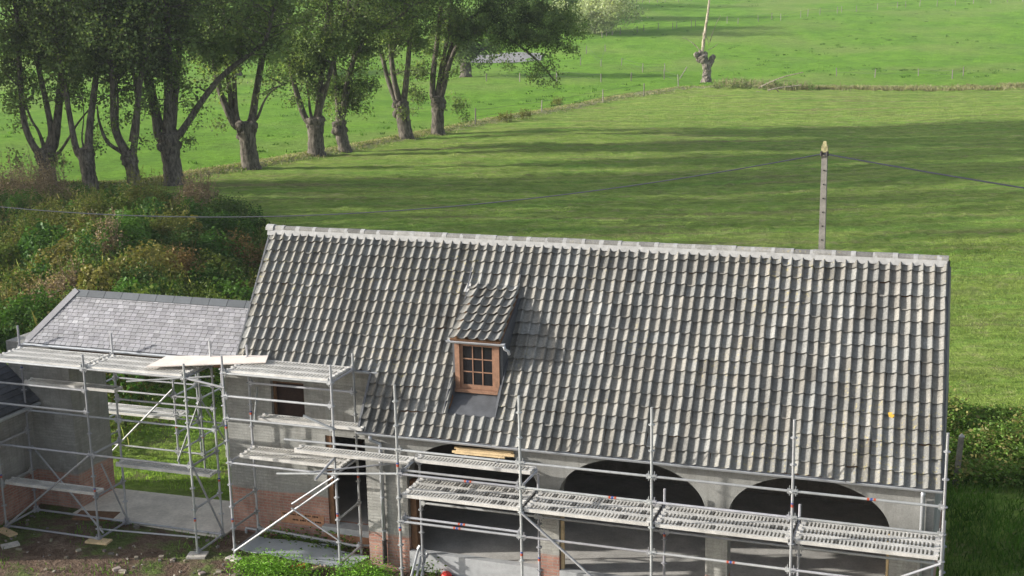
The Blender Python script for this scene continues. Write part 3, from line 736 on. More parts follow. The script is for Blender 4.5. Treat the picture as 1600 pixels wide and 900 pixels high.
# tall scaffold against the set-back wall
root = thing('scaffold', 'tall single bay scaffold before the small window and doorway', 'scaffold', (-3.1, 1.3, -.45))
S = Scaf(root); X0, YO, YI, Z0 = -4.41, .85, 1.87, 3.78; X1 = X0+B
for i, x in enumerate((X0, X1)):
    S.standard(x, YO, -.58, 4.16, Z0, bands=((.42, 2.55), (.85,))[i]); S.standard(x, YI, -.5, 4.14, Z0, bands=((2.55,), (1.35,))[i])
    for z in ((0, -4, -6, -7, -8), (0, -4, -6, -8))[i]: S.bar('transom', (x, YO, Z0+.5*z), (x, YI, Z0+.5*z))
for z in (0, -1, -2, -4): S.bar('ledger', (X0, YO, Z0+.5*z), (X1, YO, Z0+.5*z))
S.bar('ledger', (X0, YI, Z0-.5*1), (X1, YI, Z0-.5)); S.bar('ledger', (X0-.02, YI, -.12), (X1, YI-.02, -.24))
for q in range(3): S.deck(X0+.06, X1-.06, YO+.03+q*.33, Z0+.065, pitch=.078)
S.deck(X0+.65, X1+.55, YI-.80, 2.80-.02); S.bar('transom', (X0+.7, YO, Z0-1.0), (X0+.2, YI, Z0-.6), r=.02, wedge=False)
for q in range(2): S.deck(X0+.06, X1-.06, 1.20+q*.33, 1.84)
S.bar('brace', (X0+.03, YO-.05, -.24), (X1+.1, YO-.05, 1.72), wedge=False)
S.bar('brace', (-2.86, YO-.1, 1.05), (X1-.02, YO-.06, 1.75), wedge=False, r=.021); S.bar('brace', (-2.9, YO-.08, .95), (X1, YO-.05, .35), wedge=False, r=.017)
S.bar('transom', (X1+.02, YO-.05, 2.80), (X1-.62, YO-.12, 3.05), wedge=False, r=.028)
# scaffold in front of the gateway
root = thing('scaffold', 'shaded two bay scaffold in front of the slate gateway', 'scaffold', (-7.9, 1.3, -.5))
S = Scaf(root); XA, YO, YI, Z0 = -10.50, .78, 1.83, 3.62; BL = 2.59; XS = [XA, XA+BL, XA+2*BL]
for i, x in enumerate(XS):
    S.standard(x, YO, -.56, 3.94, Z0, bands=((.8,), (.75,), (.35,))[i]); S.standard(x, YI, -.52, 4.18, Z0, bands=((3.1,), (1.0,), (.9,))[i])
    for z in ((0, -4, -6, -8), (0, -4, -6, -8), (0, -4, -6, -8))[i]: S.bar('transom', (x, YO, Z0+.5*z), (x, YI, Z0+.5*z))
for i in (0, 1):
    for z in ((0, -1, -2, -4, -8), (0, -4))[i]: S.bar('ledger', (XS[i], YO, Z0+.5*z), (XS[i+1], YO, Z0+.5*z))
    for z in ((0, -3, -8), (-2, -3, -8))[i]: S.bar('ledger', (XS[i], YI, Z0+.5*z), (XS[i+1], YI, Z0+.5*z))
    for q in range(3): S.deck(XS[i]+.06, XS[i+1]-.06, YO+.03+q*.335, Z0+.06, pitch=.078)
S.bar('ledger', (XS[2], YO, Z0), (X0+.05, YO+.02, Z0-.14), wedge=False)
S.deck(XS[0]+.35, XS[1]+.25, 1.45, 2.96); S.deck(XS[0]+.04, XS[1]-.04, .84, .69); S.deck(XS[1]+.05, XS[2]-.03, YI-.30, 1.16)
S.bar('brace', (XS[0]+.03, YO-.05, Z0-4.0), (XS[1]-.03, YO-.05, Z0-2.0), wedge=False)
S.bar('brace', (XS[0]+.02, YI+.05, Z0-2.4), (XS[1]-.1, YO+.3, Z0-4.0), wedge=False, r=.022)
S.bar('brace', (XS[2]+.05, YO+.02, Z0-2.05), (XS[2]+.05, YI-.02, Z0-4.0), wedge=False); S.bar('brace', (XS[1]+.05, YO+.25, Z0-2.3), (XS[1]+.05, YI-.02, Z0-4.0), wedge=False, r=.022)
S.bar('ledger', (XS[1]-.4, 1.2, -.36), (XS[2]-.3, 1.35, -.30), wedge=False, r=.022)
# scaffold in the yard behind the gateway
root = thing('scaffold', 'small scaffold standing on the lit grass behind the gateway', 'scaffold', (-10.3, 6.5, -.4))
S = Scaf(root); XB, YO, YI, Z0 = -8.75, 5.4, 6.45, 1.55
bx = [-11.4, -8.83, -8.05]
for i, x in enumerate(bx):
    for y in (YO, YI): S.standard(x, y, -.45, (2.6, 2.35, 2.5)[i], Z0, bands=((), (.7,), (.5,))[i] if y == YO else ())
    for z in (0, -2, -3): S.bar('transom', (x, YO, Z0+.5*z), (x, YI, Z0+.5*z))
for i in (0, 1):
    for z in (1, 0, -1, -3): S.bar('ledger', (bx[i], YO, Z0+.5*z), (bx[i+1], YO, Z0+.5*z))
    for z in (0, -2): S.bar('ledger', (bx[i], YI, Z0+.5*z), (bx[i+1], YI, Z0+.5*z))
S.deck(bx[0]+.05, bx[1]-.05, YO+.03, .95); S.deck(bx[0]+.05, bx[1]-.05, YO+.37, .95)
S.bar('brace', (bx[0]+.3, YO-.05, -.35), (bx[1], YO-.05, 1.75), wedge=False); S.bar('brace', (bx[1], YO-.05, -.2), (bx[2], YO-.05, 1.5), wedge=False); S.bar('brace', (bx[2]+.03, YO, 1.5), (bx[2]+.03, YI, .0), wedge=False)
S.bar('ledger', (bx[1]-1.2, YO-.3, 1.93), (bx[2]+.6, YO-.2, 2.25), wedge=False)

# loose things on and around the scaffolds
mb = MB(); mb.add([(-6.36, .92, 3.76), (-3.74, 1.50, 3.90), (-3.97, 2.02, 3.90), (-6.44, 1.80, 3.76)], [(0, 1, 2, 3)])
v = np.array(mb.v); mb.add(v-(0, 0, .022), [(3, 2, 1, 0)]); mb.f += [(0, 4, 5, 1), (1, 5, 6, 2), (2, 6, 7, 3), (3, 7, 4, 0)]
tag(mb.build('plywood_sheet', PLY), 'pale pinkish plywood sheet lying across the top scaffold decks', 'plywood sheet')
mb = MB(); n = 10; vs = []
for k in range(n+1):
    t = k/n; x = -4.55+2.75*t; z = gz(x, 1.5)+.05+.05*math.sin(t*5.0)+(.06 if k == 0 else 0)
    vs += [(x, 1.18-.10*math.sin(t*3), z), (x+.18, 1.84+.05*math.sin(t*4), z+.03), (x, 1.18-.10*math.sin(t*3), z-.02), (x+.18, 1.84+.05*math.sin(t*4), z+.01)]
mb.add(vs, [f for k in range(n) for f in ((4*k, 4*k+4, 4*k+5, 4*k+1), (4*k+2, 4*k+3, 4*k+7, 4*k+6), (4*k, 4*k+2, 4*k+6, 4*k+4), (4*k+1, 4*k+5, 4*k+7, 4*k+3))]+[(0, 1, 3, 2), (4*n, 4*n+2, 4*n+3, 4*n+1)])
tag(mb.build('metal_sheet', GREYSH), 'grey sheet lying on the ground below the tall scaffold', 'sheet')
mb = MB(); mb.tube((-4.95, 2.22, gz(-4.9, 2.2)+.12), (-2.1, 2.0, gz(-2, 2)+.12), .024); mb.beam((-4.95, 2.22, gz(-4.9, 2.2)+.1), (-4.93, 2.2, gz(-4.9, 2.2)-.06), .04, .05, (1, 0, 0))
tag(mb.build('scaffold_tube', STEEL), 'loose steel tube lying along the foot of the brick wall', 'tube')
mb = MB(); mb.tube((-3.3, 1.9, gz(-3, 2)+.06), (-1.75, 2.15, gz(-2, 2)+.12), .024)
tag(mb.build('scaffold_tube', STEEL), 'shorter steel tube lying in the grass before the doorway', 'tube')
for k, (a, b, lab) in enumerate((((-.05, .30, -.40), (-.18, 1.22, .16), 'steel scaffold tube leaning by the arch, nearest the brick pier'), ((.06, .34, -.40), (-.10, 1.24, .10), 'steel scaffold tube leaning by the arch beside the inner upright'), ((.16, .38, -.40), (-.02, 1.20, .02), 'lowest of the steel tubes leaning by the left arch'))):
    mb = MB(); mb.tube(a, b, .026); mb.beam(b, np.array(b)+(.03, .05, .07), .06, .07); tag(mb.build('leaning_tube', STEEL), lab, 'tube', 'tubes leaning beside the left arch')
mb = MB(); mb.path([(.44, 1.22, -.42), (.44, 1.22, -.40), (.44, 1.22, -.33), (.44, 1.22, -.27), (.44, 1.22, -.26)], [.09, .11, .12, .08, .03], 14)
tag(mb.build('red_bucket', REDP, None, True), 'small round red plastic bucket on the ground before the left arch', 'bucket')
mb = MB(); mb.beam((-2.9, .62, -.36), (-2.62, .75, -.32), .12, .07); mb.beam((-2.95, .7, -.37), (-2.8, .55, -.36), .05, .05)
tag(mb.build('red_tool', REDP), 'red plastic piece lying among the weeds at the bottom edge', 'plastic piece')
mb = MB(); mb.beam((-2.6, .55, -.37), (-2.3, .85, -.33), .07, .04); tag(mb.build('timber_offcut', PALEW), 'short orange timber offcut beside the red plastic piece', 'offcut')
def sole(x, y, wd, dp, rz, lab, m_=CONC):
    mb = MB(); z = gz(x, y); c, s = math.cos(rz), math.sin(rz)
    q = [(x+c*a*wd/2-s*b*dp/2, y+s*a*wd/2+c*b*dp/2) for a, b in ((-1, -1), (1, -1), (1, 1), (-1, 1))]
    mb.add([(*p, z+.045) for p in q]+[(*p, z-.1) for p in q], [(0, 1, 2, 3), (0, 4, 5, 1), (1, 5, 6, 2), (2, 6, 7, 3), (3, 7, 4, 0)])
    tag(mb.build('sole_board', m_), lab, 'board', 'boards under the scaffold feet')
sole(-7.9, .74, .55, .26, .1, 'pale board under the middle foot of the gateway scaffold', PALEW)
sole(-5.30, .74, .42, .34, .3, 'grey slab under the right foot of the gateway scaffold', CONC)
sole(-4.42, .82, .35, .2, -.3, 'broken pale slab under the left foot of the tall scaffold', CONC)
sole(-10.3, .55, .6, .2, -.35, 'long board at the bottom left corner scaffold foot', PALEW)
sole(-8.9, 2.0, 1.0, .5, .2, 'rough brown board on the earth behind the gateway scaffold', BROWNW)
sole(-9.7, -.05, .38, .22, .9, 'loose pale slab on the earth at the left edge', CONC)
# rubble
mb = MB()
for k in range(230):
    x = random.uniform(-11, -1.5) if k % 4 else random.uniform(-4.9, -2); y = random.uniform(-1.4, 1.9) if k % 3 else random.gauss(.3, .4)
    if k % 9 == 0: x, y = random.uniform(-1.5, 9), random.uniform(-.8, 1.1)
    s = abs(random.gauss(0, .022))+.008; z = gz(x, y); c = random.uniform(.3, .8); mb.c = (c, c*random.uniform(.86, 1), c*random.uniform(.75, 1))
    R = np.array([[random.gauss(0, 1) for _ in range(3)] for _ in range(8)]); R /= np.linalg.norm(R, axis=1)[:, None]
    cube = np.array([(a, b, c2) for c2 in (-1, 1) for a, b in ((-1, -1), (1, -1), (1, 1), (-1, 1))])*np.array([s*random.uniform(.5, 1.6), s*random.uniform(.5, 1.3), s*.6])+R*s*.25
    an = random.uniform(0, 6.28); ca, sa = math.cos(an), math.sin(an)
    q = [(x+p[0]*ca-p[1]*sa, y+p[0]*sa+p[1]*ca, z+.02+p[2]) for p in cube]
    mb.add(q, [(0, 3, 2, 1), (4, 5, 6, 7), (0, 1, 5, 4), (1, 2, 6, 5), (2, 3, 7, 6), (3, 0, 4, 7)])
tag(mb.build('rubble', CONC), 'stone chips and broken brick scattered over the bare yard', 'rubble', kind='stuff')

# ------------------------------------------------------------------ utility pole and cables
pb = np.array([6.67, 12.0, gz(6.67, 12)])
pole = thing('utility_pole', 'tall grey concrete utility pole behind the barn roof', 'pole', pb)
mb = MB(); top = 7.70
mb.add([(6.57, 11.9, pb[2]-.3), (6.77, 11.9, pb[2]-.3), (6.77, 12.1, pb[2]-.3), (6.57, 12.1, pb[2]-.3), (6.595, 11.92, top-.22), (6.735, 11.92, top-.22), (6.735, 12.08, top-.22), (6.595, 12.08, top-.22), (6.64, 11.96, top), (6.69, 11.96, top), (6.69, 12.04, top), (6.64, 12.04, top)],
       [(0, 1, 5, 4), (1, 2, 6, 5), (2, 3, 7, 6), (3, 0, 4, 7), (4, 5, 9, 8), (5, 6, 10, 9), (6, 7, 11, 10), (7, 4, 8, 11), (8, 9, 10, 11)])
pm = mb.build('shaft', plain('grey_pole_concrete', (.23, .215, .19), .9, 0, .3, 6, 60, .4), pole)
mb = MB()
for k in range(16): mb.box(6.655, 6.685, 11.895+.0015*k, 11.93, top-.75-k*.36, top-.72-k*.36)
mb.build('bolt_hole', HOLE, pm)  # raised boxes with the shade of a hole put into their black
mb = MB(); mb.c = (1, 1, 1); mb.box(6.585, 6.745, 11.905, 12.09, top-.30, top-.12); mb.add([(6.60, 11.915, top-.119), (6.73, 11.915, top-.119), (6.70, 11.95, top+.01), (6.63, 11.95, top+.01)], [(0, 1, 2, 3)])
mb.build('lichen_cap', plain('yellow_lichen', (.33, .30, .16), .9, 0, .4, 14, 60, .4), pole)
mb = MB(); mb.tube((6.58, 11.86, top-.30), (6.78, 11.86, top-.30), .03); mb.tube((6.6, 11.84, top-.36), (6.6, 11.84, top-.24), .035); mb.tube((6.75, 11.84, top-.36), (6.75, 11.84, top-.24), .035); mb.build('cable_clamp', BLACKP, pole)
def cable(b, sag, lab, r):
    mb = MB(); a = np.array([6.66, 11.85, top-.30]); b = np.array(b); P = []
    for k in range(61):
        t = k/60; P.append(a+(b-a)*t-np.array([0, 0, 4*sag*t*(1-t)]))
    mb.path(P, r, 6); tag(mb.build('overhead_cable', CABLE), lab, 'cable')
cable((-35.33, 13.6, 6.52), 2.1, 'long sagging black overhead cable to the left of the concrete pole', .017)
cable((15.53, 10.86, 6.28), .05, 'short black overhead cable to the right of the concrete pole', .021)

# ------------------------------------------------------------------ vegetation
def leaf_quads(P, size, nrm=None, asp=.62, rng=RNG):
    """one kite-shaped leaf face per point"""
    P = np.asarray(P); n = len(P)
    a = rng.normal(0, 1, (n, 3)); a /= np.linalg.norm(a, axis=1)[:, None]
    b = rng.normal(0, 1, (n, 3))
    if nrm is not None:                                               # lean the faces towards a direction
        a = a-(a*nrm).sum(1)[:, None]*nrm*.75; a /= np.linalg.norm(a, axis=1)[:, None]+1e-9
    b = np.cross(a, b); b /= np.linalg.norm(b, axis=1)[:, None]+1e-9
    s = (np.broadcast_to(size, (n,))*rng.uniform(.65, 1.3, n))[:, None]
    V = np.stack([P-a*s*.5, P+b*s*asp*.5-a*s*.06, P+a*s*.5, P-b*s*asp*.5-a*s*.06], 1).reshape(-1, 3)
    Fc = np.arange(4*n).reshape(n, 4)
    return V, Fc
def blades(P, h, wd, lean=.35, rng=RNG, dirn=None):
    n = len(P); h = np.broadcast_to(h, (n,))*rng.uniform(.6, 1.35, n)
    an = rng.uniform(0, 2*np.pi, n); c, s = np.cos(an), np.sin(an); l = rng.normal(0, lean, (n, 2))*h[:, None]
    if dirn is not None: l = l+np.array(dirn)*h[:, None]
    wd = np.broadcast_to(wd, (n,))
    a = P+np.stack([-c*wd/2, -s*wd/2, np.zeros(n)-.03], 1); b = P+np.stack([c*wd/2, s*wd/2, np.zeros(n)-.03], 1)
    m1 = np.stack([l[:, 0]*.35, l[:, 1]*.35, h*.6], 1); tp = np.stack([l[:, 0], l[:, 1], h*.95], 1)
    V = np.stack([a, b, P+m1+np.stack([c*wd*.35, s*wd*.35, np.zeros(n)], 1), P+tp, P+m1-np.stack([c*wd*.35, s*wd*.35, np.zeros(n)], 1)], 1).reshape(-1, 3)
    i = np.arange(n)[:, None]*5
    return V, np.concatenate([i+0, i+1, i+2, i+3, i+4], 1)
def smooth_path(P, n=6):
    P = [np.array(p, float) for p in P]; P = [2*P[0]-P[1]]+P+[2*P[-1]-P[-2]]; out = []
    for i in range(1, len(P)-2):
        for k in range(n):
            t = k/n; a, b, c, d = P[i-1:i+3]
            out.append(.5*((2*b)+(-a+c)*t+(2*a-5*b+4*c-d)*t*t+(-a+3*b-3*c+d)*t**3))
    out.append(P[-2]); return np.array(out)
def twig(mb, p, d, ln, r, n=5, wob=.25, droop=0.0):
    P = [np.array(p, float)]; d = np.array(d, float); d /= np.linalg.norm(d)
    for k in range(n):
        d = d+np.array([random.gauss(0, wob), random.gauss(0, wob), random.gauss(0, wob*.6)-droop]); d /= np.linalg.norm(d); P.append(P[-1]+d*ln/n)
    mb.path(P, np.linspace(r, r*.25, n+1), 5); return np.array(P)

TREES = 'pollard poplars in a row along the field edge'
def pollard(label, base, wpx, hpx, limbs, tufts, top=19.5, crown=1.0, seed=0, dens=1.0, lowcut=6.2, hue=(1, 1, 1)):
    """base pixel, bole width and head height in pixels, limbs as picked polylines"""
    random.seed(seed); rng = np.random.default_rng(seed)
    b = gpt(*base); dist = (b-CP)@NH; mpp = dist/F
    root = thing('pollard_tree', label, 'tree', b, TREES); mb = MB()
    hd = facing(b, *hpx); R = wpx*mpp/2
    P = smooth_path([b-(0, 0, .35), b+(hd-b)*.02+(0, 0, .1), b+(hd-b)*.35, b+(hd-b)*.72, hd, hd+(hd-b)*.10], 5)
    rr = np.interp(np.linspace(0, 1, len(P)), [0, .12, .25, .5, .75, .88, 1], np.array([1.45, 1.2, 1.0, .93, 1.06, 1.12, .35])*R)
    mb.path(P, rr, 18, .09)
    for k in range(13):                                               # burrs on the head
        an = random.uniform(0, 6.28); q = hd+np.array([math.cos(an)*R*.8, math.sin(an)*R*.8, random.uniform(-.75, .22)]); u_ = random.uniform(.6, 1.25)*R*.5
        mb.path([q-(0, 0, 1.3*u_), q-(0, 0, .6*u_), q+(0, 0, .3*u_), q+(0, 0, 1.0*u_)], np.array([.2, .95, .9, .2])*u_, 9, .2)
    pts = []; sz = []
    for li, lb in enumerate(limbs):
        w0 = lb[0]*mpp*.5; dd = 0.0; slope = random.uniform(-.16, .16) if li else random.uniform(-.05, .05)
        L = [hd+(facing(b, *lb[1])-hd)*.25-(0, 0, .15)]; z0 = L[0][2]
        for (px, py) in lb[1:]:
            q = facing(b, px, py); L.append(facing(b, px, py, slope*max(0, q[2]-z0)))
        if len(lb) > 1 and lb[-1][1] < 105 and not (len(lb) > 2 and lb[-1][1] > lb[-2][1]):    # carry the limb on into the crown
            d = L[-1]-L[-2]; d /= np.linalg.norm(d); d = d*.5+np.array([0, 0, .8])
            while L[-1][2] < b[2]+top-random.uniform(0, 3): d = d+np.array([random.gauss(0, .10), random.gauss(0, .10), .02]); d /= np.linalg.norm(d); L.append(L[-1]+d*1.8)
        P = smooth_path(L, 4); n = len(P); tt = np.linspace(0, 1, n); mb.path(P, ((1-.84*tt)**.8*1.05+.5*np.exp(-tt*9))*w0, 9, .06)
        for i in range(2, n-1):
            hz = P[i][2]-b[2]
            if hz < lowcut-1.4: continue
            k = 1 if hz < lowcut+1 else 2
            for _ in range(k):
                if random.random() > (.55 if hz < lowcut+1.5 else .85): continue
                an = random.uniform(0, 6.28); ln = random.uniform(1.0, 2.6)*crown*(1.0 if hz < 8.5 else 1.9 if hz < 15 else 1.2)
                T = twig(mb, P[i], (math.cos(an), math.sin(an), random.uniform(.0, .8)), ln, .05, 5, .22, .02)
                for q in T[1:]:
                    m_ = rng.poisson(21*dens*(1.0 if hz > lowcut+1 else .55)); pts.append(q+rng.normal(0, 1, (m_, 3))*np.array([.36, .36, .28])); sz.append(np.full(m_, .20))
                if hz > lowcut+.5 and random.random() < .7:
                    for _ in range(2):
                        an2 = an+random.uniform(-1, 1); T2 = twig(mb, T[2], (math.cos(an2), math.sin(an2), random.uniform(-.3, .5)), ln*.6, .025, 4, .3, .04)
                        for q in T2[1:]:
                            m_ = rng.poisson(19*dens); pts.append(q+rng.normal(0, 1, (m_, 3))*.38); sz.append(np.full(m_, .19))
    for (px, py, rpx, dn) in tufts:
        c = facing(b, px, py, random.uniform(-1.2, 1.2)); r = rpx*mpp; m_ = int(1350*dn*(rpx/30)**2*(dist/95)**2)
        nc = max(3, m_//45); C = c+rng.normal(0, .5, (nc, 3))*np.array([r, r, r*.75])
        for q in C: k2 = rng.poisson(45); pts.append(q+rng.normal(0, .26, (k2, 3))); sz.append(np.full(k2, .18))
    mb.build('trunk', BARK, root, True)
    if pts:
        P = np.concatenate(pts); s = np.concatenate(sz); keep = P[:, 2] > b[2]+.6; P, s = P[keep], s[keep]
        V, Fc = leaf_quads(P, s*.95, None, .8, rng)
        cl = rng.uniform(.5, 1.5, 4001)[(np.floor(P[:, 0]*1.1)*7+np.floor(P[:, 1]*1.1)*131+np.floor(P[:, 2]*1.1)*17).astype(int) % 4001]
        t = cl*rng.uniform(.85, 1.15, len(P)); ye = (rng.random(len(P)) < .08)*.5
        T = np.stack([t*(1+ye)*hue[0], t*(1+ye*.6)*hue[1], t*hue[2]], 1)
        mesh_obj('crown', V, Fc, LEAF, root, np.repeat(T, 4, 0))
    return root
pollard('pollard poplar at the left edge, rooted behind the brown bush', (76, 290), 27, (72, 236), [(11, (64, 244), (46, 216), (36, 180), (32, 130), (29, 75)), (10, (76, 225), (80, 205), (72, 160), (60, 105), (52, 60)), (13, (84, 226), (89, 190), (93, 150), (96, 95), (97, 40)), (5, (92, 238), (110, 212), (122, 192), (145, 166), (178, 145)), (5, (60, 205), (48, 185), (36, 150), (24, 120))],
        [(25, 160, 26, .9), (10, 120, 30, 1), (60, 130, 24, .7), (120, 130, 24, .5), (75, 90, 30, .9), (15, 60, 40, 1), (35, 185, 14, .5), (150, 205, 14, .3), (30, 252, 12, .15)], seed=1)
pollard('pollard poplar second from the left, two tall stems on a leaning bole', (143, 298), 24, (133, 236), [(10, (122, 240), (115, 215), (107, 170), (101, 130), (92, 85)), (11, (138, 226), (141, 190), (147, 145), (152, 95), (151, 40)), (3, (128, 215), (131, 180), (128, 145))],
        [(130, 140, 22, .6), (120, 100, 30, .9), (165, 105, 26, .8), (148, 60, 34, 1), (152, 230, 16, .35), (100, 255, 12, .15), (190, 150, 14, .4)], seed=2)
pollard('pollard poplar third from the left with a wide forked head', (212, 296), 22, (202, 240), [(8, (188, 236), (167, 221), (155, 190), (152, 165)), (10, (190, 228), (178, 195), (176, 130), (170, 85), (165, 40)), (6, (184, 200), (184, 150), (180, 110)), (10, (208, 236), (213, 200), (217, 140), (226, 90), (236, 30)), (6, (215, 150), (205, 100), (202, 50))],
        [(185, 105, 28, .9), (228, 75, 28, .8), (195, 60, 30, 1), (225, 215, 20, .35), (205, 175, 16, .3), (175, 185, 12, .3), (238, 140, 16, .4)], seed=3)
pollard('stout pollard poplar with a long slanting branch to the right', (272, 288), 30, (264, 214), [(12, (248, 214), (241, 175), (228, 120), (216, 60), (206, 0)), (15, (263, 200), (263, 150), (263, 80), (258, 0)), (11, (270, 192), (275, 130), (282, 60), (292, 0)), (10, (283, 207), (310, 166), (340, 126), (372, 98), (412, 66)), (6, (251, 190), (241, 145), (232, 100))],
        [(255, 105, 28, .8), (280, 130, 18, .5), (300, 60, 34, .9), (240, 60, 30, .9), (335, 75, 34, .9), (312, 175, 16, .25), (292, 222, 10, .25), (235, 170, 14, .3)], seed=4)
pollard('pollard poplar standing alone with a clear forked bole', (392, 262), 28, (384, 196), [(10, (366, 194), (350, 160), (339, 122), (333, 80), (330, 40)), (8, (366, 184), (358, 135), (355, 90), (352, 40)), (7, (370, 182), (366, 115), (368, 60)), (11, (394, 186), (401, 140), (412, 80), (421, 35)), (5, (402, 184), (412, 160), (425, 142), (447, 130))],
        [(345, 75, 32, 1), (385, 55, 36, 1), (425, 70, 30, .9), (350, 110, 18, .4), (455, 128, 16, .5), (345, 195, 8, .12)], seed=5)
pollard('pollard poplar with dense dark foliage low on its limbs', (494, 241), 26, (493, 188), [(9, (478, 186), (465, 150), (455, 110), (450, 60)), (6, (486, 180), (482, 150), (478, 110)), (10, (497, 176), (500, 140), (505, 100), (514, 0)), (8, (505, 150), (520, 100), (535, 50), (546, 0))],
        [(470, 110, 34, 1.2), (500, 90, 34, 1.2), (455, 70, 34, 1), (520, 60, 32, 1), (490, 140, 22, .8), (440, 95, 20, .7), (470, 160, 12, .3)], seed=6)
pollard('smaller pollard poplar half hidden behind its dense neighbour', (539, 236), 20, (529, 192), [(8, (529, 180), (526, 140), (520, 80), (517, 0)), (8, (538, 172), (545, 130), (556, 70), (562, 0)), (5, (546, 112), (570, 62), (602, 40), (642, 10))],
        [(545, 150, 34, 1.2), (525, 135, 28, 1), (570, 130, 22, .8), (560, 90, 30, .9), (530, 175, 14, .5), (545, 45, 34, .9), (565, 170, 16, .6)], seed=7)
pollard('slim pollard poplar with a V of clear straight stems', (635, 216), 22, (627, 164), [(7, (619, 160), (605, 120), (596, 80), (590, 40)), (9, (622, 155), (613, 105), (610, 50), (612, 0)), (9, (632, 150), (637, 105), (641, 50), (645, 0)), (5, (612, 100), (622, 55), (630, 20))],
        [(600, 50, 26, .8), (630, 40, 30, .8), (655, 60, 20, .5), (628, 175, 10, .35), (585, 75, 18, .6)], seed=8)
pollard('rightmost pollard poplar with a long drooping branch', (684, 209), 20, (684, 155), [(9, (676, 148), (678, 105), (685, 50), (690, 0)), (7, (684, 145), (690, 105), (700, 55), (706, 0)), (8, (691, 146), (704, 95), (722, 62), (750, 50), (782, 53), (812, 72), (845, 100), (866, 126)), (8, (690, 140), (702, 85), (722, 40), (760, 10))],
        [(655, 110, 24, .8), (650, 150, 22, .8), (662, 75, 24, .8), (715, 165, 20, .75), (730, 185, 10, .4), (800, 55, 40, 1.0), (850, 60, 36, 1.1), (870, 30, 40, 1.1), (845, 112, 22, .6), (870, 128, 14, .5), (835, 25, 44, 1.1), (770, 30, 36, .9), (730, 45, 26, .7), (895, 45, 22, .9), (890, 75, 18, .7), (705, 110, 14, .3), (790, 100, 10, .3)], seed=9)
# the row runs on beyond the left of the picture and throws its shade over the field
for k, (x, y) in enumerate(((-55, 42), (-52, 34.5), (-53, 27.5), (-55, 20.5), (-60, 37))):
    random.seed(50+k); rng = np.random.default_rng(50+k)
    b = np.array([x, y, gz(x, y)]); root = thing('pollard_tree', 'pollard poplar of the row beyond the left edge', 'tree', b, 'pollard poplars beyond the left edge'); mb = MB()
    mb.path([b-(0, 0, .3), b+(0, 0, .5), b+(0, 0, 2.8), b+(0, 0, 3.2)], [.8, .62, .68, .3], 10, .08); pts = []
    for q in range(6):
        an = q*1.05; P = [b+(0, 0, 2.8)]; d = np.array([math.cos(an)*.4, math.sin(an)*.4, 1.0])
        while P[-1][2] < b[2]+20.5: d = d*.9+np.array([0, 0, .12])+np.array([random.gauss(0, .08), random.gauss(0, .08), 0]); P.append(P[-1]+d/np.linalg.norm(d)*1.9)
        P = np.array(P); mb.path(P, np.linspace(.24, .05, len(P)), 6)
        for p in P[2:]:
            for _ in range(5): pts.append(p+rng.normal(0, 1.15, 3)+rng.normal(0, .42, (55, 3)))
    mb.build('trunk', BARK, root, True); P = np.concatenate(pts); V, Fc = leaf_quads(P, .21, None, .8, rng); t = rng.uniform(.6, 1.3, len(P))
    mesh_obj('crown', V, Fc, LEAF, root, np.repeat(np.stack([t, t, t], 1), 4, 0))

def round_tree(name, label, b, ht, rad, trunk_h, n, leaf, mat, hue, seed, cat='tree', trunk_r=.35, group=None):
    random.seed(seed); rng = np.random.default_rng(seed); root = thing(name, label, cat, b, group); mb = MB(); b = np.array(b)
    mb.path([b-(0, 0, .3), b+(0, 0, .3), b+(0, 0, trunk_h*.6), b+(0, 0, trunk_h+.4)], [trunk_r*1.4, trunk_r*1.1, trunk_r, trunk_r*.8], 10, .1); pts = []
    for q in range(9):
        an = q*.7+random.uniform(-.3, .3); el = random.uniform(.35, 1.4); d = np.array([math.cos(an)*math.cos(el), math.sin(an)*math.cos(el), math.sin(el)])
        L = (ht-trunk_h)*(.55+.45*math.sin(el))*random.uniform(.75, 1.0); L = min(L, rad*1.1/max(math.cos(el), .15))
        T = twig(mb, b+(0, 0, trunk_h*.9), d, L, trunk_r*.4, 7, .14)
        for p in T[2:]:
            for _ in range(3): pts.append(p+rng.normal(0, rad*.17, 3))
    C = np.array(pts); k = max(1, n//len(C)); P = (C[:, None, :]+rng.normal(0, rad*.13, (len(C), k, 3))).reshape(-1, 3); P = P[P[:, 2] > b[2]+.15]
    mb.build('trunk', BARK, root, True); V, Fc = leaf_quads(P, leaf, None, .75, rng)
    cl = rng.uniform(.65, 1.3, 997)[(np.floor(P[:, 0]*.9)*7+np.floor(P[:, 1]*.9)*131+np.floor(P[:, 2]*.9)*17).astype(int) % 997]; t = cl*rng.uniform(.8, 1.2, len(P))
    mesh_obj('crown', V, Fc, mat, root, np.repeat(np.stack([t*hue[0], t*hue[1], t*hue[2]], 1), 4, 0)); return root
b = gpt(728, 120); round_tree('willow_tree', 'short dark willow far behind the row, beside the grey track', b, 9.5, 5.0, 2.2, 9000, .34, LEAF, (.9, .95, .9), 21, trunk_r=.75)
b = gpt(930, 52); round_tree('grey_willow', 'silvery grey bushy willow on the far slope', b, 12, 6.5, 1.0, 12000, .42, LEAF, (2.6, 2.1, 3.2), 22)
b = gpt(372, 118); round_tree('willow_tree', 'dark tree trunk seen far off between the forked stems', b, 11, 6, 2.5, 8000, .35, LEAF, (.9, .95, .9), 24, trunk_r=.5)
b = gpt(250, 62); round_tree('round_tree', 'pale green tree far behind the left part of the row', b, 10, 6.5, 1.6, 9000, .4, LEAF, (1.3, 1.4, 1.1), 25)
b = gpt(80, 70); round_tree('round_tree', 'broad green tree at the far left beyond the pasture', b, 11, 8, 1.6, 9000, .4, LEAF, (1.2, 1.3, 1.0), 26)
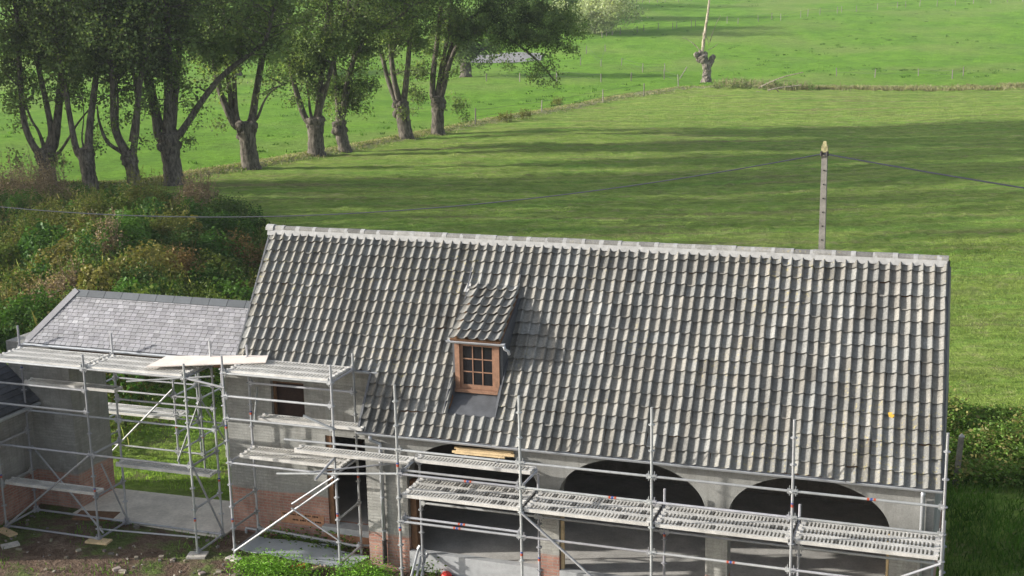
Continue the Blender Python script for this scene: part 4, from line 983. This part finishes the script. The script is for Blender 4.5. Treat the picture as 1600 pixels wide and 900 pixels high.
b = gpt(880, 30); round_tree('round_tree', 'green tree on the far slope hidden behind the drooping branch', b, 14, 7, 2.5, 9000, .45, LEAF, (1, 1.1, 1), 27)
b = gpt(800, 12); round_tree('round_tree', 'tall green tree on the far slope behind the row', b, 16, 8, 2.5, 9000, .5, LEAF, (1, 1.1, 1), 28)

# dead pollard with one bleached stem, its dry thicket and fallen branches
random.seed(31); b = gpt(1103, 129); dist = (b-CP)@NH; mpp = dist/F
root = thing('dead_pollard', 'dead grey pollard with one bleached upright stem', 'dead tree', b); mb = MB()
f_ = lambda x, y, d=0: facing(b, x, y, d)
mb.path(smooth_path([b-(0, 0, .3), f_(1104, 120), f_(1105, 110), f_(1102, 98), f_(1098, 90), f_(1096, 85)], 4), np.interp(np.linspace(0, 1, 21), [0, .3, .6, .9, 1], np.array([8, 6, 6.5, 9, 4])*mpp), 14, .22)
mb.path(smooth_path([f_(1106, 104), f_(1112, 95), f_(1114, 88)], 4), np.linspace(5, 3.5, 9)*mpp, 10, .2)
for x, y, r in ((1088, 85, 4), (1094, 82, 4), (1102, 84, 4), (1114, 89, 4), (1110, 92, 3), (1092, 92, 4)): q = f_(x, y, random.uniform(-.2, .2)); mb.path([q-(0, 0, .5), q-(0, 0, .2), q+(0, 0, .1), q+(0, 0, .35)], np.array([.2, 1, .9, .2])*r*mpp, 8, .3)
mb.build('trunk', DEADB, root)
mb = MB(); mb.path(smooth_path([f_(1097, 84), f_(1100, 60), f_(1103, 40), f_(1106, 22), f_(1108, 2), f_(1110, -16), f_(1109, -40)], 4), np.linspace(2.6, 1.2, 25)*mpp, 8, .12); mb.build('bleached_stem', BARE, root)
mb = MB()
for P in ([(1094, 80), (1086, 70), (1074, 62), (1066, 58)], [(1095, 80), (1090, 75), (1082, 68)], [(1101, 55), (1106, 62), (1107, 72)], [(1109, 66), (1114, 50), (1120, 35), (1126, 24)], [(1107, 78), (1115, 74), (1122, 68)], [(1099, 56), (1097, 50)]): mb.path(smooth_path([f_(*p) for p in P], 3), np.linspace(.7, .25, 3*(len(P)-1)+1)*mpp, 5)
mb.build('dead_branch', BARE, root)
for nm, lab, pth, r in (('fallen_branch', 'longest bleached fallen branch arching over the dry thicket', [(1186, 137), (1200, 130), (1225, 120), (1255, 113)], 1.0), ('fallen_branch', 'forked bleached branch lying low in the dry thicket', [(1200, 141), (1218, 137), (1235, 135), (1252, 133)], 1.1), ('fallen_branch', 'short bleached branch end on the grass by the thicket', [(1181, 144), (1193, 144)], 1.1)):
    c = gpt(pth[0][0], 143); mb = MB(); P = [facing(c, *p) for p in pth]; mb.path(smooth_path(P, 4), np.linspace(r, r*.6, 4*(len(P)-1)+1)*mpp, 6)
    if 'forked' in lab: mb.path([facing(c, 1212, 138), facing(c, 1217, 144), facing(c, 1221, 150)], np.array([.8, .7, .5])*mpp, 5)
    tag(mb.build(nm, BARE), lab, 'branch', 'bleached branches fallen in the thicket')

# shrubs: leaves and stalks round a base
def shrub(label, b, rx, ry, h, n, leaf, hue, seed, stalks=0, shue=(1, 1, 1), name='shrub', cat='shrub', asp=.6, mat=None, group=None, feather=False):
    random.seed(seed); rng = np.random.default_rng(seed); root = thing(name, label, cat, b, group); b = np.array(b)
    nc = max(6, n//26); th = rng.uniform(0, 6.28, nc); rr = np.sqrt(rng.uniform(0, 1, nc)); zz = rng.uniform(.1, 1, nc)**.7
    C = np.stack([b[0]+rr*np.cos(th)*rx, b[1]+rr*np.sin(th)*ry, hills(b[0]+rr*np.cos(th)*rx, b[1]+rr*np.sin(th)*ry)+h*zz*np.sqrt(np.maximum(1-rr**2*.85, .08))], 1)
    P = (C[:, None]+rng.normal(0, .13+.05*h, (nc, 26, 3))).reshape(-1, 3)
    V, Fc = leaf_quads(P, leaf, np.tile([0, 0, 1.0], (len(P), 1)), asp, rng)
    t = np.repeat(rng.uniform(.55, 1.45, nc), 26)*rng.uniform(.87, 1.13, len(P))
    mesh_obj('foliage', V, Fc, mat or WEED, root, np.repeat(np.stack([t*hue[0], t*hue[1], t*hue[2]], 1), 4, 0))
    mb = MB()
    for k in range(max(5, stalks)):
        a = random.uniform(0, 6.28); q = math.sqrt(random.random())*.8; x, y = b[0]+math.cos(a)*q*rx, b[1]+math.sin(a)*q*ry; g = gz(x, y)
        hh = h*(random.uniform(.9, 1.45) if stalks else .6); l = (random.gauss(0, .16)*hh, random.gauss(0, .16)*hh); c = random.uniform(.7, 1.3); mb.c = tuple(c*q for q in shue)
        P = [(x, y, g-.05), (x+l[0]*.4, y+l[1]*.4, g+hh*.55), (x+l[0], y+l[1], g+hh)]; mb.path(P, [.016, .012, .006], 4)
        if feather:
            for t_ in np.linspace(.35, 1, 16):
                p = np.array(P[0])*(1-t_)+np.array(P[2])*t_; e = rng.normal(0, 1, 3)*np.array([.13, .13, .06])*(1.25-t_)*1.1; mb.add([p, p+e, p+e*.8+(0, 0, .07)], [(0, 1, 2)])
    mb.c = (1, 1, 1); mb.build('stalks', WEED, root)
    return root
BR = (2.0, 1.22, 2.1); DG = (.62, .85, .55); OL = (1.1, .95, .7); LG = (.95, 1.2, .7); RD = (1.6, .85, .9)
for k, (px, py, rx, h, hue, lab, fe, st) in enumerate((
    (45, 312, 2.6, 2.2, BR, 'large brown seeding bush at the left edge below the first tree', True, 60), (310, 322, 1.2, 1.7, BR, 'pinkish brown seed heads on the bank by the mown field', True, 36),
    (385, 420, 1.0, 1.5, RD, 'reddish brown withered bush next to the barn gable', False, 14), (285, 432, .7, 1.2, RD, 'small russet dock plants above the slate ridge', False, 16),
    (135, 440, .8, 1.1, LG, 'bright broad leaved plant behind the hip end of the slate roof', False, 5), (175, 400, .5, 1.5, BR, 'thin pinkish plume weed in the middle of the bank', True, 14),
    (360, 345, 1.3, 1.5, DG, 'dark green bush on the right shoulder of the bank', False, 8), (90, 470, 1.1, 1.0, BR, 'low brown bush at the foot of the bank', True, 22),
    (230, 345, 1.2, 1.9, OL, 'tall olive weeds with upright plumes at the top of the bank', True, 40), (120, 360, 1.6, 1.4, OL, 'olive mugwort clump on the left slope of the bank', True, 40),
    (270, 385, 1.0, 1.6, OL, 'slanting plume weeds in the centre of the bank', True, 26), (40, 390, 1.5, 1.3, OL, 'olive weeds in shade at the left edge of the bank', True, 30),
    (300, 405, 1.1, 1.2, DG, 'dark nettles in the hollow of the bank', False, 10), (215, 450, .9, .8, DG, 'pale grassy tuft just over the slate ridge', False, 10),
    (20, 470, 1.1, .9, (1.5, 1.0, .9), 'purplish brown thicket at the left edge by the yard', False, 14), (345, 460, .9, 1.0, DG, 'dark green nettles beside the barn verge', False, 8),
    (395, 470, .8, 1.0, (1.3, 1.0, .7), 'yellowing weeds against the barn gable', False, 10))):
    shrub(lab, gpt(px, py+8), rx, rx*.9, h, int(2600*rx), .105, hue, 100+k, st, tuple(q*1.1 for q in hue), feather=fe)
c = gpt(1155, 137)
shrub('dry pinkish bramble thicket beside the dead pollard', c, 3.6, 1.5, .8, 800, .2, (1.4, 1.4, 1.3), 140, 90, (2.4, 1.8, 2.6), feather=True, name='thicket', cat='thicket')
c = gpt(1222, 140); shrub('dry brown and green thicket under the fallen branches', c, 4.2, 1.5, .8, 800, .2, (1.2, 1.4, 1.1), 141, 80, (2.4, 1.8, 2.6), feather=True, name='thicket', cat='thicket')
for k, (px, py, r, lab) in enumerate(((790, 190, .8, 'small brown dock clump right of the row, nearer the trees'), (822, 186, .8, 'darker brown dock clump right of the row'), (870, 166, .7, 'faint brown tuft by the leaning fence stake'))):
    shrub(lab, gpt(px, py), r, r, .75, 350, .14, (1.2, 1.1, .8), 150+k, 14, (1.5, 1.2, .9), feather=True, name='dock_clump', cat='weeds')
shrub('bright green weed clump at the bottom edge before the grey sheet', (-3.0, .42, gz(-3, .4)), .8, .3, .22, 4200, .05, (1.25, 2.0, .6), 160, 0, name='weed_clump', cat='weeds')
shrub('small green weed tuft left of the larger clump at the bottom edge', (-3.75, .4, gz(-3.7, .4)), .4, .2, .15, 1300, .05, (1.25, 2.0, .6), 161, 0, name='weed_clump', cat='weeds')
shrub('green weeds around the foot of the brick pier', (-1.25, .72, gz(-1.3, .7)), .7, .3, .26, 3400, .05, (1.25, 2.0, .6), 162, 0, name='weed_clump', cat='weeds')
shrub('green weeds along the foot of the red brick wall', (-3.2, 2.02, gz(-3.2, 2)), 1.2, .2, .13, 1200, .08, (.9, 1.25, .5), 163, 0, name='weed_clump', cat='weeds')
shrub('tiny weeds between the leaning tubes and the threshold', (.05, 1.05, gz(0, 1)), .22, .14, .2, 260, .07, (.9, 1.2, .6), 164, 0, name='weed_clump', cat='weeds')

def cover(name, kind_mat, P, size, T, nrm=True, asp=.6):
    V, Fc = leaf_quads(P, size, np.tile([0, 0, 1.0], (len(P), 1)) if nrm else None, asp)
    return tag(mesh_obj(name, V, Fc, kind_mat, None, np.repeat(T, 4, 0)), kind='stuff')
def vn(x, y, f, s=0.0):
    return .5+.25*(np.sin(x*f*1.3+s)*np.cos(y*f*1.1-s*2)+np.sin((x+y)*f*.7+s*3)*np.cos((x-y)*f*.9+1+s))
# overgrown bank
n = 9500; pts = RNG.uniform([-62, 5.5], [-5.0, 52], (n*3, 2)); d = polydist(pts[:, 0], pts[:, 1], BANK); pts = pts[(d < 7.5) & (RNG.random(len(d)) < 1.1-d/12)]
keep = ~((pts[:, 0] > -10.9) & (pts[:, 1] < 9)); pts = pts[keep]
x, y = pts[:, 0], pts[:, 1]; hgt = (.10+1.1*np.clip(vn(x, y, 1.25)*1.5-.35, 0, 1)*RNG.uniform(.45, 1.15, len(x)))*np.clip(1.25-polydist(x, y, BANK)/8, .25, 1)*(1-.7*sstep(30, 43, y))
K = 26; near = np.repeat(np.arange(len(x)), K)
P = np.stack([x[near], y[near], hills(x, y)[near]], 1)+RNG.normal(0, 1, (len(near), 3))*np.array([.3, .3, .05]); P[:, 2] += hgt[near]*RNG.uniform(.05, 1.05, len(near))
hue = vn(x, y, .35, 2.); h2 = RNG.random(len(x)); C = np.where(hue[:, None] > .56, np.array([.85, .82, .55]), np.array([.42, .60, .38]))
C = np.where((h2 < .16)[:, None], np.array([1.5, 1.05, .9]), C); C = np.where((h2 > .88)[:, None], np.array([1.15, 1.35, .62]), C)
T = (C*RNG.uniform(.5, 1.5, len(x))[:, None])[near]*RNG.uniform(.86, 1.14, len(near))[:, None]
cover('undergrowth', WEED, P, RNG.uniform(.05, .15, len(P)), T)
# rounded bushes crowding the slope, each with its own leaf, size and hue
VV, TT = [], []
bc = np.stack([RNG.uniform(-52, -11, 1600), RNG.uniform(8, 43, 1600)], 1); bc = bc[polydist(bc[:, 0], bc[:, 1], BANK) < 6.8]; bc = bc[~((bc[:, 0] > -11.5) & (bc[:, 1] < 9.5))][:230]
for cx, cy in bc:
    fade = 1-.6*float(sstep(30, 43, cy)); rb = RNG.uniform(.45, 1.35); hb_ = RNG.uniform(.5, 1.55)*fade; nb_ = int(520*rb*(.5+hb_))
    th = RNG.uniform(0, 6.28, nb_); q_ = np.sqrt(RNG.uniform(0, 1, nb_)); lump = 1+.22*np.sin(th*3+cx)*np.sin(q_*5+cy)
    xx = cx+np.cos(th)*q_*rb*lump; yy = cy+np.sin(th)*q_*rb*lump; dome = np.sqrt(np.maximum(1-q_**2, 0))
    zz = hills(xx, yy)+hb_*dome*np.where(RNG.random(nb_) < .75, RNG.uniform(.82, 1.1, nb_), RNG.uniform(.1, .9, nb_))*lump
    hu = [(.50, .86, .40), (.62, .98, .46), (.85, .95, .50), (.42, .74, .40), (1.1, 1.12, .62), (1.35, 1.0, .75)][RNG.choice(6, p=[.26, .24, .18, .16, .10, .06])]
    tone = RNG.uniform(.75, 1.3)*RNG.uniform(.88, 1.12, nb_)
    N_ = np.stack([np.cos(th)*q_, np.sin(th)*q_, dome+.2], 1); N_ /= np.linalg.norm(N_, axis=1)[:, None]
    v_, _ = leaf_quads(np.stack([xx, yy, zz], 1), RNG.uniform(.09, .20), N_, RNG.uniform(.4, .8)); VV.append(v_); TT.append(np.repeat(np.outer(tone, hu), 4, 0))
VV = np.concatenate(VV); tag(mesh_obj('bank_bushes', VV, np.arange(len(VV)).reshape(-1, 4), WEED, None, np.concatenate(TT)), kind='stuff')
# fine stalks standing out of it
i = RNG.integers(0, len(x), 9000); Pb = np.stack([x[i]+RNG.normal(0, .3, 9000), y[i]+RNG.normal(0, .3, 9000), hills(x[i], y[i])], 1)
V, Fc = blades(Pb, np.minimum(hgt[i]*.7, .8)+.3, .022, .2); cc = np.where((RNG.random(9000) < .55)[:, None], np.array([2.3, 1.75, 1.4]), np.array([1.5, 1.5, .8]))*RNG.uniform(.7, 1.3, 9000)[:, None]
tag(mesh_obj('tall_grass', V, Fc, WEED, None, np.repeat(cc, 5, 0)), kind='stuff')
# plumed weeds standing out of the bank in loose groups
mb = MB(); random.seed(77)
cand = np.stack([RNG.uniform(-50, -11, 900), RNG.uniform(9, 42, 900)], 1); cand = cand[polydist(cand[:, 0], cand[:, 1], BANK) < 6.5][:85]
for cx, cy in cand:
    hb_ = random.uniform(.7, 1.5)*(1-.45*float(sstep(28, 42, cy))); base_ = random.choice(((2.3, 1.7, 1.5), (1.5, 1.45, .8), (1.3, 1.4, .7), (2.0, 1.35, 1.6), (1.0, 1.2, .6)))
    for _ in range(random.randint(7, 20)):
        x_, y_ = cx+random.gauss(0, .5), cy+random.gauss(0, .5); g_ = gz(x_, y_); hh = hb_*random.uniform(.6, 1.25); lx, ly = random.gauss(.1, .22)*hh, random.gauss(0, .2)*hh
        c_ = random.uniform(.65, 1.25); mb.c = tuple(q*c_ for q in base_); p0 = np.array((x_, y_, g_+.1)); p1 = np.array((x_+lx, y_+ly, g_+hh))
        mb.path([p0, (p0+p1)/2+(0, 0, .05*hh), p1], [.014, .011, .005], 4)
        for t_ in np.linspace(.3, 1, 15):
            p = p0*(1-t_)+p1*t_; e = np.array([random.gauss(0, .11), random.gauss(0, .11), random.gauss(.02, .06)])*(1.3-t_); mb.add([p, p+e, p+e*.75+(0, 0, .06)], [(0, 1, 2)])
mb.c = (1, 1, 1); tag(mb.build('plume_weeds', WEED), kind='stuff')
# nettles at the right, lit along their top
n = 2600; x = RNG.uniform(9.2, 18, n); y = RNG.uniform(9.6, 15.6, n)+.12*(x-10); hg = (.10+.95*np.clip(vn(x, y, 1.6)*1.6-.35, 0, 1))*np.clip((15.3+2.6*(vn(x, x*.3, 1.3)-.5)*2+.1*(x-10)-y)/3.0, .12, 1)*RNG.uniform(.6, 1.15, n); K = 26; near = np.repeat(np.arange(n), K)
P = np.stack([x[near], y[near], hills(x, y)[near]], 1)+RNG.normal(0, 1, (n*K, 3))*np.array([.2, .2, .04]); P[:, 2] += hg[near]*RNG.uniform(.1, 1.05, n*K)
C = np.where((RNG.random(n) < .2)[:, None], np.array([2.0, 1.5, 1.3]), np.array([.95, 1.3, .62])*RNG.uniform(.75, 1.3, n)[:, None])
cover('nettles', WEED, P, RNG.uniform(.05, .13, len(P)), C[near]*RNG.uniform(.88, 1.12, n*K)[:, None])
# grass: yard behind the gateway, shaded plot at the right, verges, tufts of the mown field
def lawn(name, n, x0, x1, y0, y1, h, wd, col, mask=None, var=.3, mat=GRASS):
    x = RNG.uniform(x0, x1, n); y = RNG.uniform(y0, y1, n)
    if mask is not None: k = RNG.random(n) < mask(x, y); x, y = x[k], y[k]
    V, Fc = blades(np.stack([x, y, hills(x, y)], 1), h, wd, .4); n = len(x)
    c = np.array(col)*RNG.uniform(1-var, 1+var, n)[:, None]*(.8+.4*vn(x, y, 1.1))[:, None]
    return tag(mesh_obj(name, V, Fc, mat, None, np.repeat(c, 5, 0)), kind='stuff')
lawn('yard_grass', 26000, -16, -5.2, 4.0, 13.5, .075, .022, (1.6, 1.6, 1.3), lambda x, y: np.clip(vn(x, y, 1.0)*2.2-.55, 0, 1)*(polydist(x, y, BANK) > 3.0))
lawn('side_grass', 42000, 8.8, 18, -1, 10.6, .15, .022, (.62, .85, .6), lambda x, y: np.where((x < 10.25) & (y < 7.5), 0, 1)*np.clip(vn(x, y, .9)*1.6-.1, .25, 1))
lawn('field_grass', 70000, 8, 30, 12, 42, .06, .022, (1.3, 1.12, 1.3), lambda x, y: np.clip(vn(x, y, .8)*1.5, .2, 1))
lawn('yard_weeds', 5200, -11, 3, -1.2, 1.9, .09, .02, (.75, .95, .6), lambda x, y: np.clip(vn(x, y, 1.7, 1)*2.6-1.2, 0, 1))
n = 20000; seg = RNG.integers(1, len(EDGE)-2, n); t = RNG.random(n); p = EDGE[seg]*(1-t)[:, None]+EDGE[seg+1]*t[:, None]
p = p+RNG.normal(0, .8, (n, 2)); V, Fc = blades(np.stack([p[:, 0], p[:, 1], hills(p[:, 0], p[:, 1])], 1), .14, .05, .9)
c = np.where((RNG.random(n) < .6)[:, None], np.array([2.7, 1.6, 4.6]), np.array([1.3, 1.2, 1.2]))*RNG.uniform(.7, 1.2, n)[:, None]
tag(mesh_obj('verge_grass', V, Fc, GRASS, None, np.repeat(c, 5, 0)), kind='stuff')
n = 5000; t = RNG.random(n); a_, b_ = gpt(1195, 140), gpt(1640, 133); p = a_[:2]*(1-t)[:, None]+b_[:2]*t[:, None]+RNG.normal(0, 1.0, (n, 2)); k = vn(p[:, 0], p[:, 1], .7) > .38; p = p[k]; n = len(p)
V, Fc = blades(np.stack([p[:, 0], p[:, 1], hills(p[:, 0], p[:, 1])], 1), .38, .06, .6); c = np.array([2.4, 1.5, 3.8])*RNG.uniform(.6, 1.1, n)[:, None]
tag(mesh_obj('dry_grass', V, Fc, GRASS, None, np.repeat(c, 5, 0)), kind='stuff')
# rough tussocks of the pastures
n = 4200; q = RNG.uniform(0, 1, (n, 2)); D = 70*(5.0)**q[:, 0]; lat = (q[:, 1]-.5)*1.05*D; x = CP[0]+NH[0]*D+r0[0]*lat; y = CP[1]+NH[1]*D+r0[1]*lat
ok = vn(x, y, .09, 1.7)+RNG.normal(0, .10, n) > .56; x, y, D = x[ok], y[ok], D[ok]
inm = np.array([(yy < 142) and (xx > np.interp(yy, EDGE[:9, 1], EDGE[:9, 0])) for xx, yy in zip(x, y)]); x, y, D = x[~inm], y[~inm], D[~inm]
K = 9; near = np.repeat(np.arange(len(x)), K); P = np.stack([x[near], y[near], hills(x, y)[near]], 1)+RNG.normal(0, 1, (len(near), 3))*np.array([.28, .14, .02])
V, Fc = blades(P, .2, .12, .6); c = np.array([.62, .86, .6])*RNG.uniform(.7, 1.15, (len(x), 1)); tag(mesh_obj('pasture_tussocks', V, Fc, GRASS, None, np.repeat(c[near], 5, 0)), kind='stuff')

# grey track beyond the willow
mb = MB(); L1 = [gpt(x, y) for x, y in ((735, 98), (770, 99), (805, 98), (845, 95))]; L2 = [gpt(x, y) for x, y in ((745, 86), (775, 84), (810, 82), (850, 84))]
mb.add([p+(0, 0, .06) for p in L1]+[p+(0, 0, .06) for p in L2], [(k, k+1, 5+k, 4+k) for k in range(3)])
tag(mb.build('farm_track', plain('track_gravel', (.24, .235, .23), .9, 0, .1, .3, 2, 0)), kind='structure')

# ------------------------------------------------------------------ fences far off
def fence(label, posts, h, group, wires=2, rail=False):
    B_ = [gpt(*p) for p in posts]; c = B_[len(B_)//2]; root = thing('fence', label, 'fence', c, group)
    random.seed(int(posts[0][0]))
    T = []
    for b in B_:
        hh = h*random.uniform(.85, 1.12); l = np.array([random.gauss(0, .05), random.gauss(0, .05), 1])*hh; mb = MB(); cc = random.uniform(.7, 1.3); mb.c = (cc, cc, cc)
        mb.path([b-(0, 0, .2), b+l*.5, b+l*.96, b+l], [.07, .065, .06, .04], 6, .1); mb.build('post', GREYP, root); T.append((b, l))
    mb = MB()
    for k in range(wires):
        f = (k+1)/(wires+.3)
        for (p, l), (q, m_) in zip(T[:-1], T[1:]): mb.tube(p+l*f, q+m_*f, .012, 4)
    mb.build('wire', CABLE, root)
g = 'stake fences across the pastures'
fence('wooden stake fence along the very top of the far slope', [(969, 8), (982, 7), (994, 6), (1004, 5.5), (1015, 5), (1027, 4.5), (1039, 4), (1060, 3), (1080, 1.5)], 1.3, g)
fence('long stake fence rising across the far slope right of the grey willow', [(941, 59), (948, 56), (957, 55), (969, 54), (996, 51), (1006, 49), (1028, 47), (1051, 46), (1057, 45), (1080, 43), (1087, 42), (1136, 36), (1153, 38), (1185, 34), (1206, 31), (1220, 32), (1251, 27), (1262, 25), (1281, 23), (1308, 21), (1315, 19), (1338, 18), (1371, 15), (1402, 12), (1415, 12), (1437, 10), (1464, 9), (1493, 8), (1521, 6), (1548, 5), (1574, 4), (1598, 3)], 1.35, g)
fence('stake fence round the foot of the dead pollard', [(971, 102), (1004, 112), (1039, 110), (985, 128), (1037, 126), (1059, 132)][0:3], 1.2, g)
fence('two grey stakes just left of the dead pollard', [(986, 127), (1038, 125), (1060, 134)], 1.3, g)
fence('stake fence in the dry hedge at the right edge', [(1307, 118), (1367, 121), (1435, 119), (1488, 123), (1505, 118)], 1.0, g)
fence('stakes along the mown field right of the row', [(743, 194), (846, 176), (942, 160), (1006, 150)], 1.35, g, 2)
fence('pale stakes between the far willow and the dead pollard', [(760, 127), (812, 127), (870, 126), (939, 130)], 1.2, g)
fence('stakes climbing the slope below the grey willow', [(777, 112), (820, 100), (907, 102), (916, 84), (939, 104), (946, 80)][2:], 1.2, g)
b = gpt(1062, 122); mb = MB(); mb.tube(b-(0, 0, .1), b+np.array([1.0, 0, 1.5]), .07, 6); tag(mb.build('leaning_stake', GREYP), 'leaning broken stake left of the dead pollard', 'stake')
b = np.array([10.27, 9.9, gz(10.27, 9.9)]); post = thing('fence_post', 'weathered concrete post among the nettles right of the barn', 'post', b); mb = MB()
mb.add([b+(x_*.075+.0, y_*.06, -.3) for x_, y_ in ((-1, -1), (1, -1), (1, 1), (-1, 1))]+[b+(x_*.065+.10, y_*.055, 1.22) for x_, y_ in ((-1, -1), (1, -1), (1, 1), (-1, 1))]+[b+(.10, 0, 1.30)], [(0, 1, 5, 4), (1, 2, 6, 5), (2, 3, 7, 6), (3, 0, 4, 7), (4, 5, 8), (5, 6, 8), (6, 7, 8), (7, 4, 8)])
mb.build('shaft', GREYP, post)
mb = MB(); q = b+(.105, 0, 1.225); mb.add([q+(x_*.068, y_*.058, 0) for x_, y_ in ((-1, -1), (1, -1), (1, 1), (-1, 1))]+[q+(0, 0, .085)], [(0, 1, 4), (1, 2, 4), (2, 3, 4), (3, 0, 4)]); mb.build('pale_cap', MORT, post)

# ------------------------------------------------------------------ air
mb = MB(); mb.box(-1250, 1000, -260, 900, -8, 60); hz = mb.build('haze', (lambda t: (t.l((lambda v: (v.inputs.__getitem__('Density').__setattr__('default_value', .00022), v.inputs['Color'].__setattr__('default_value', (.86, .92, 1, 1)), v.inputs['Anisotropy'].__setattr__('default_value', .2), v)[3])(t.n('ShaderNodeVolumePrincipled')).outputs[0], t.out.inputs['Volume']), t.m)[1])(NT('thin_haze')))
tag(hz, kind='stuff')
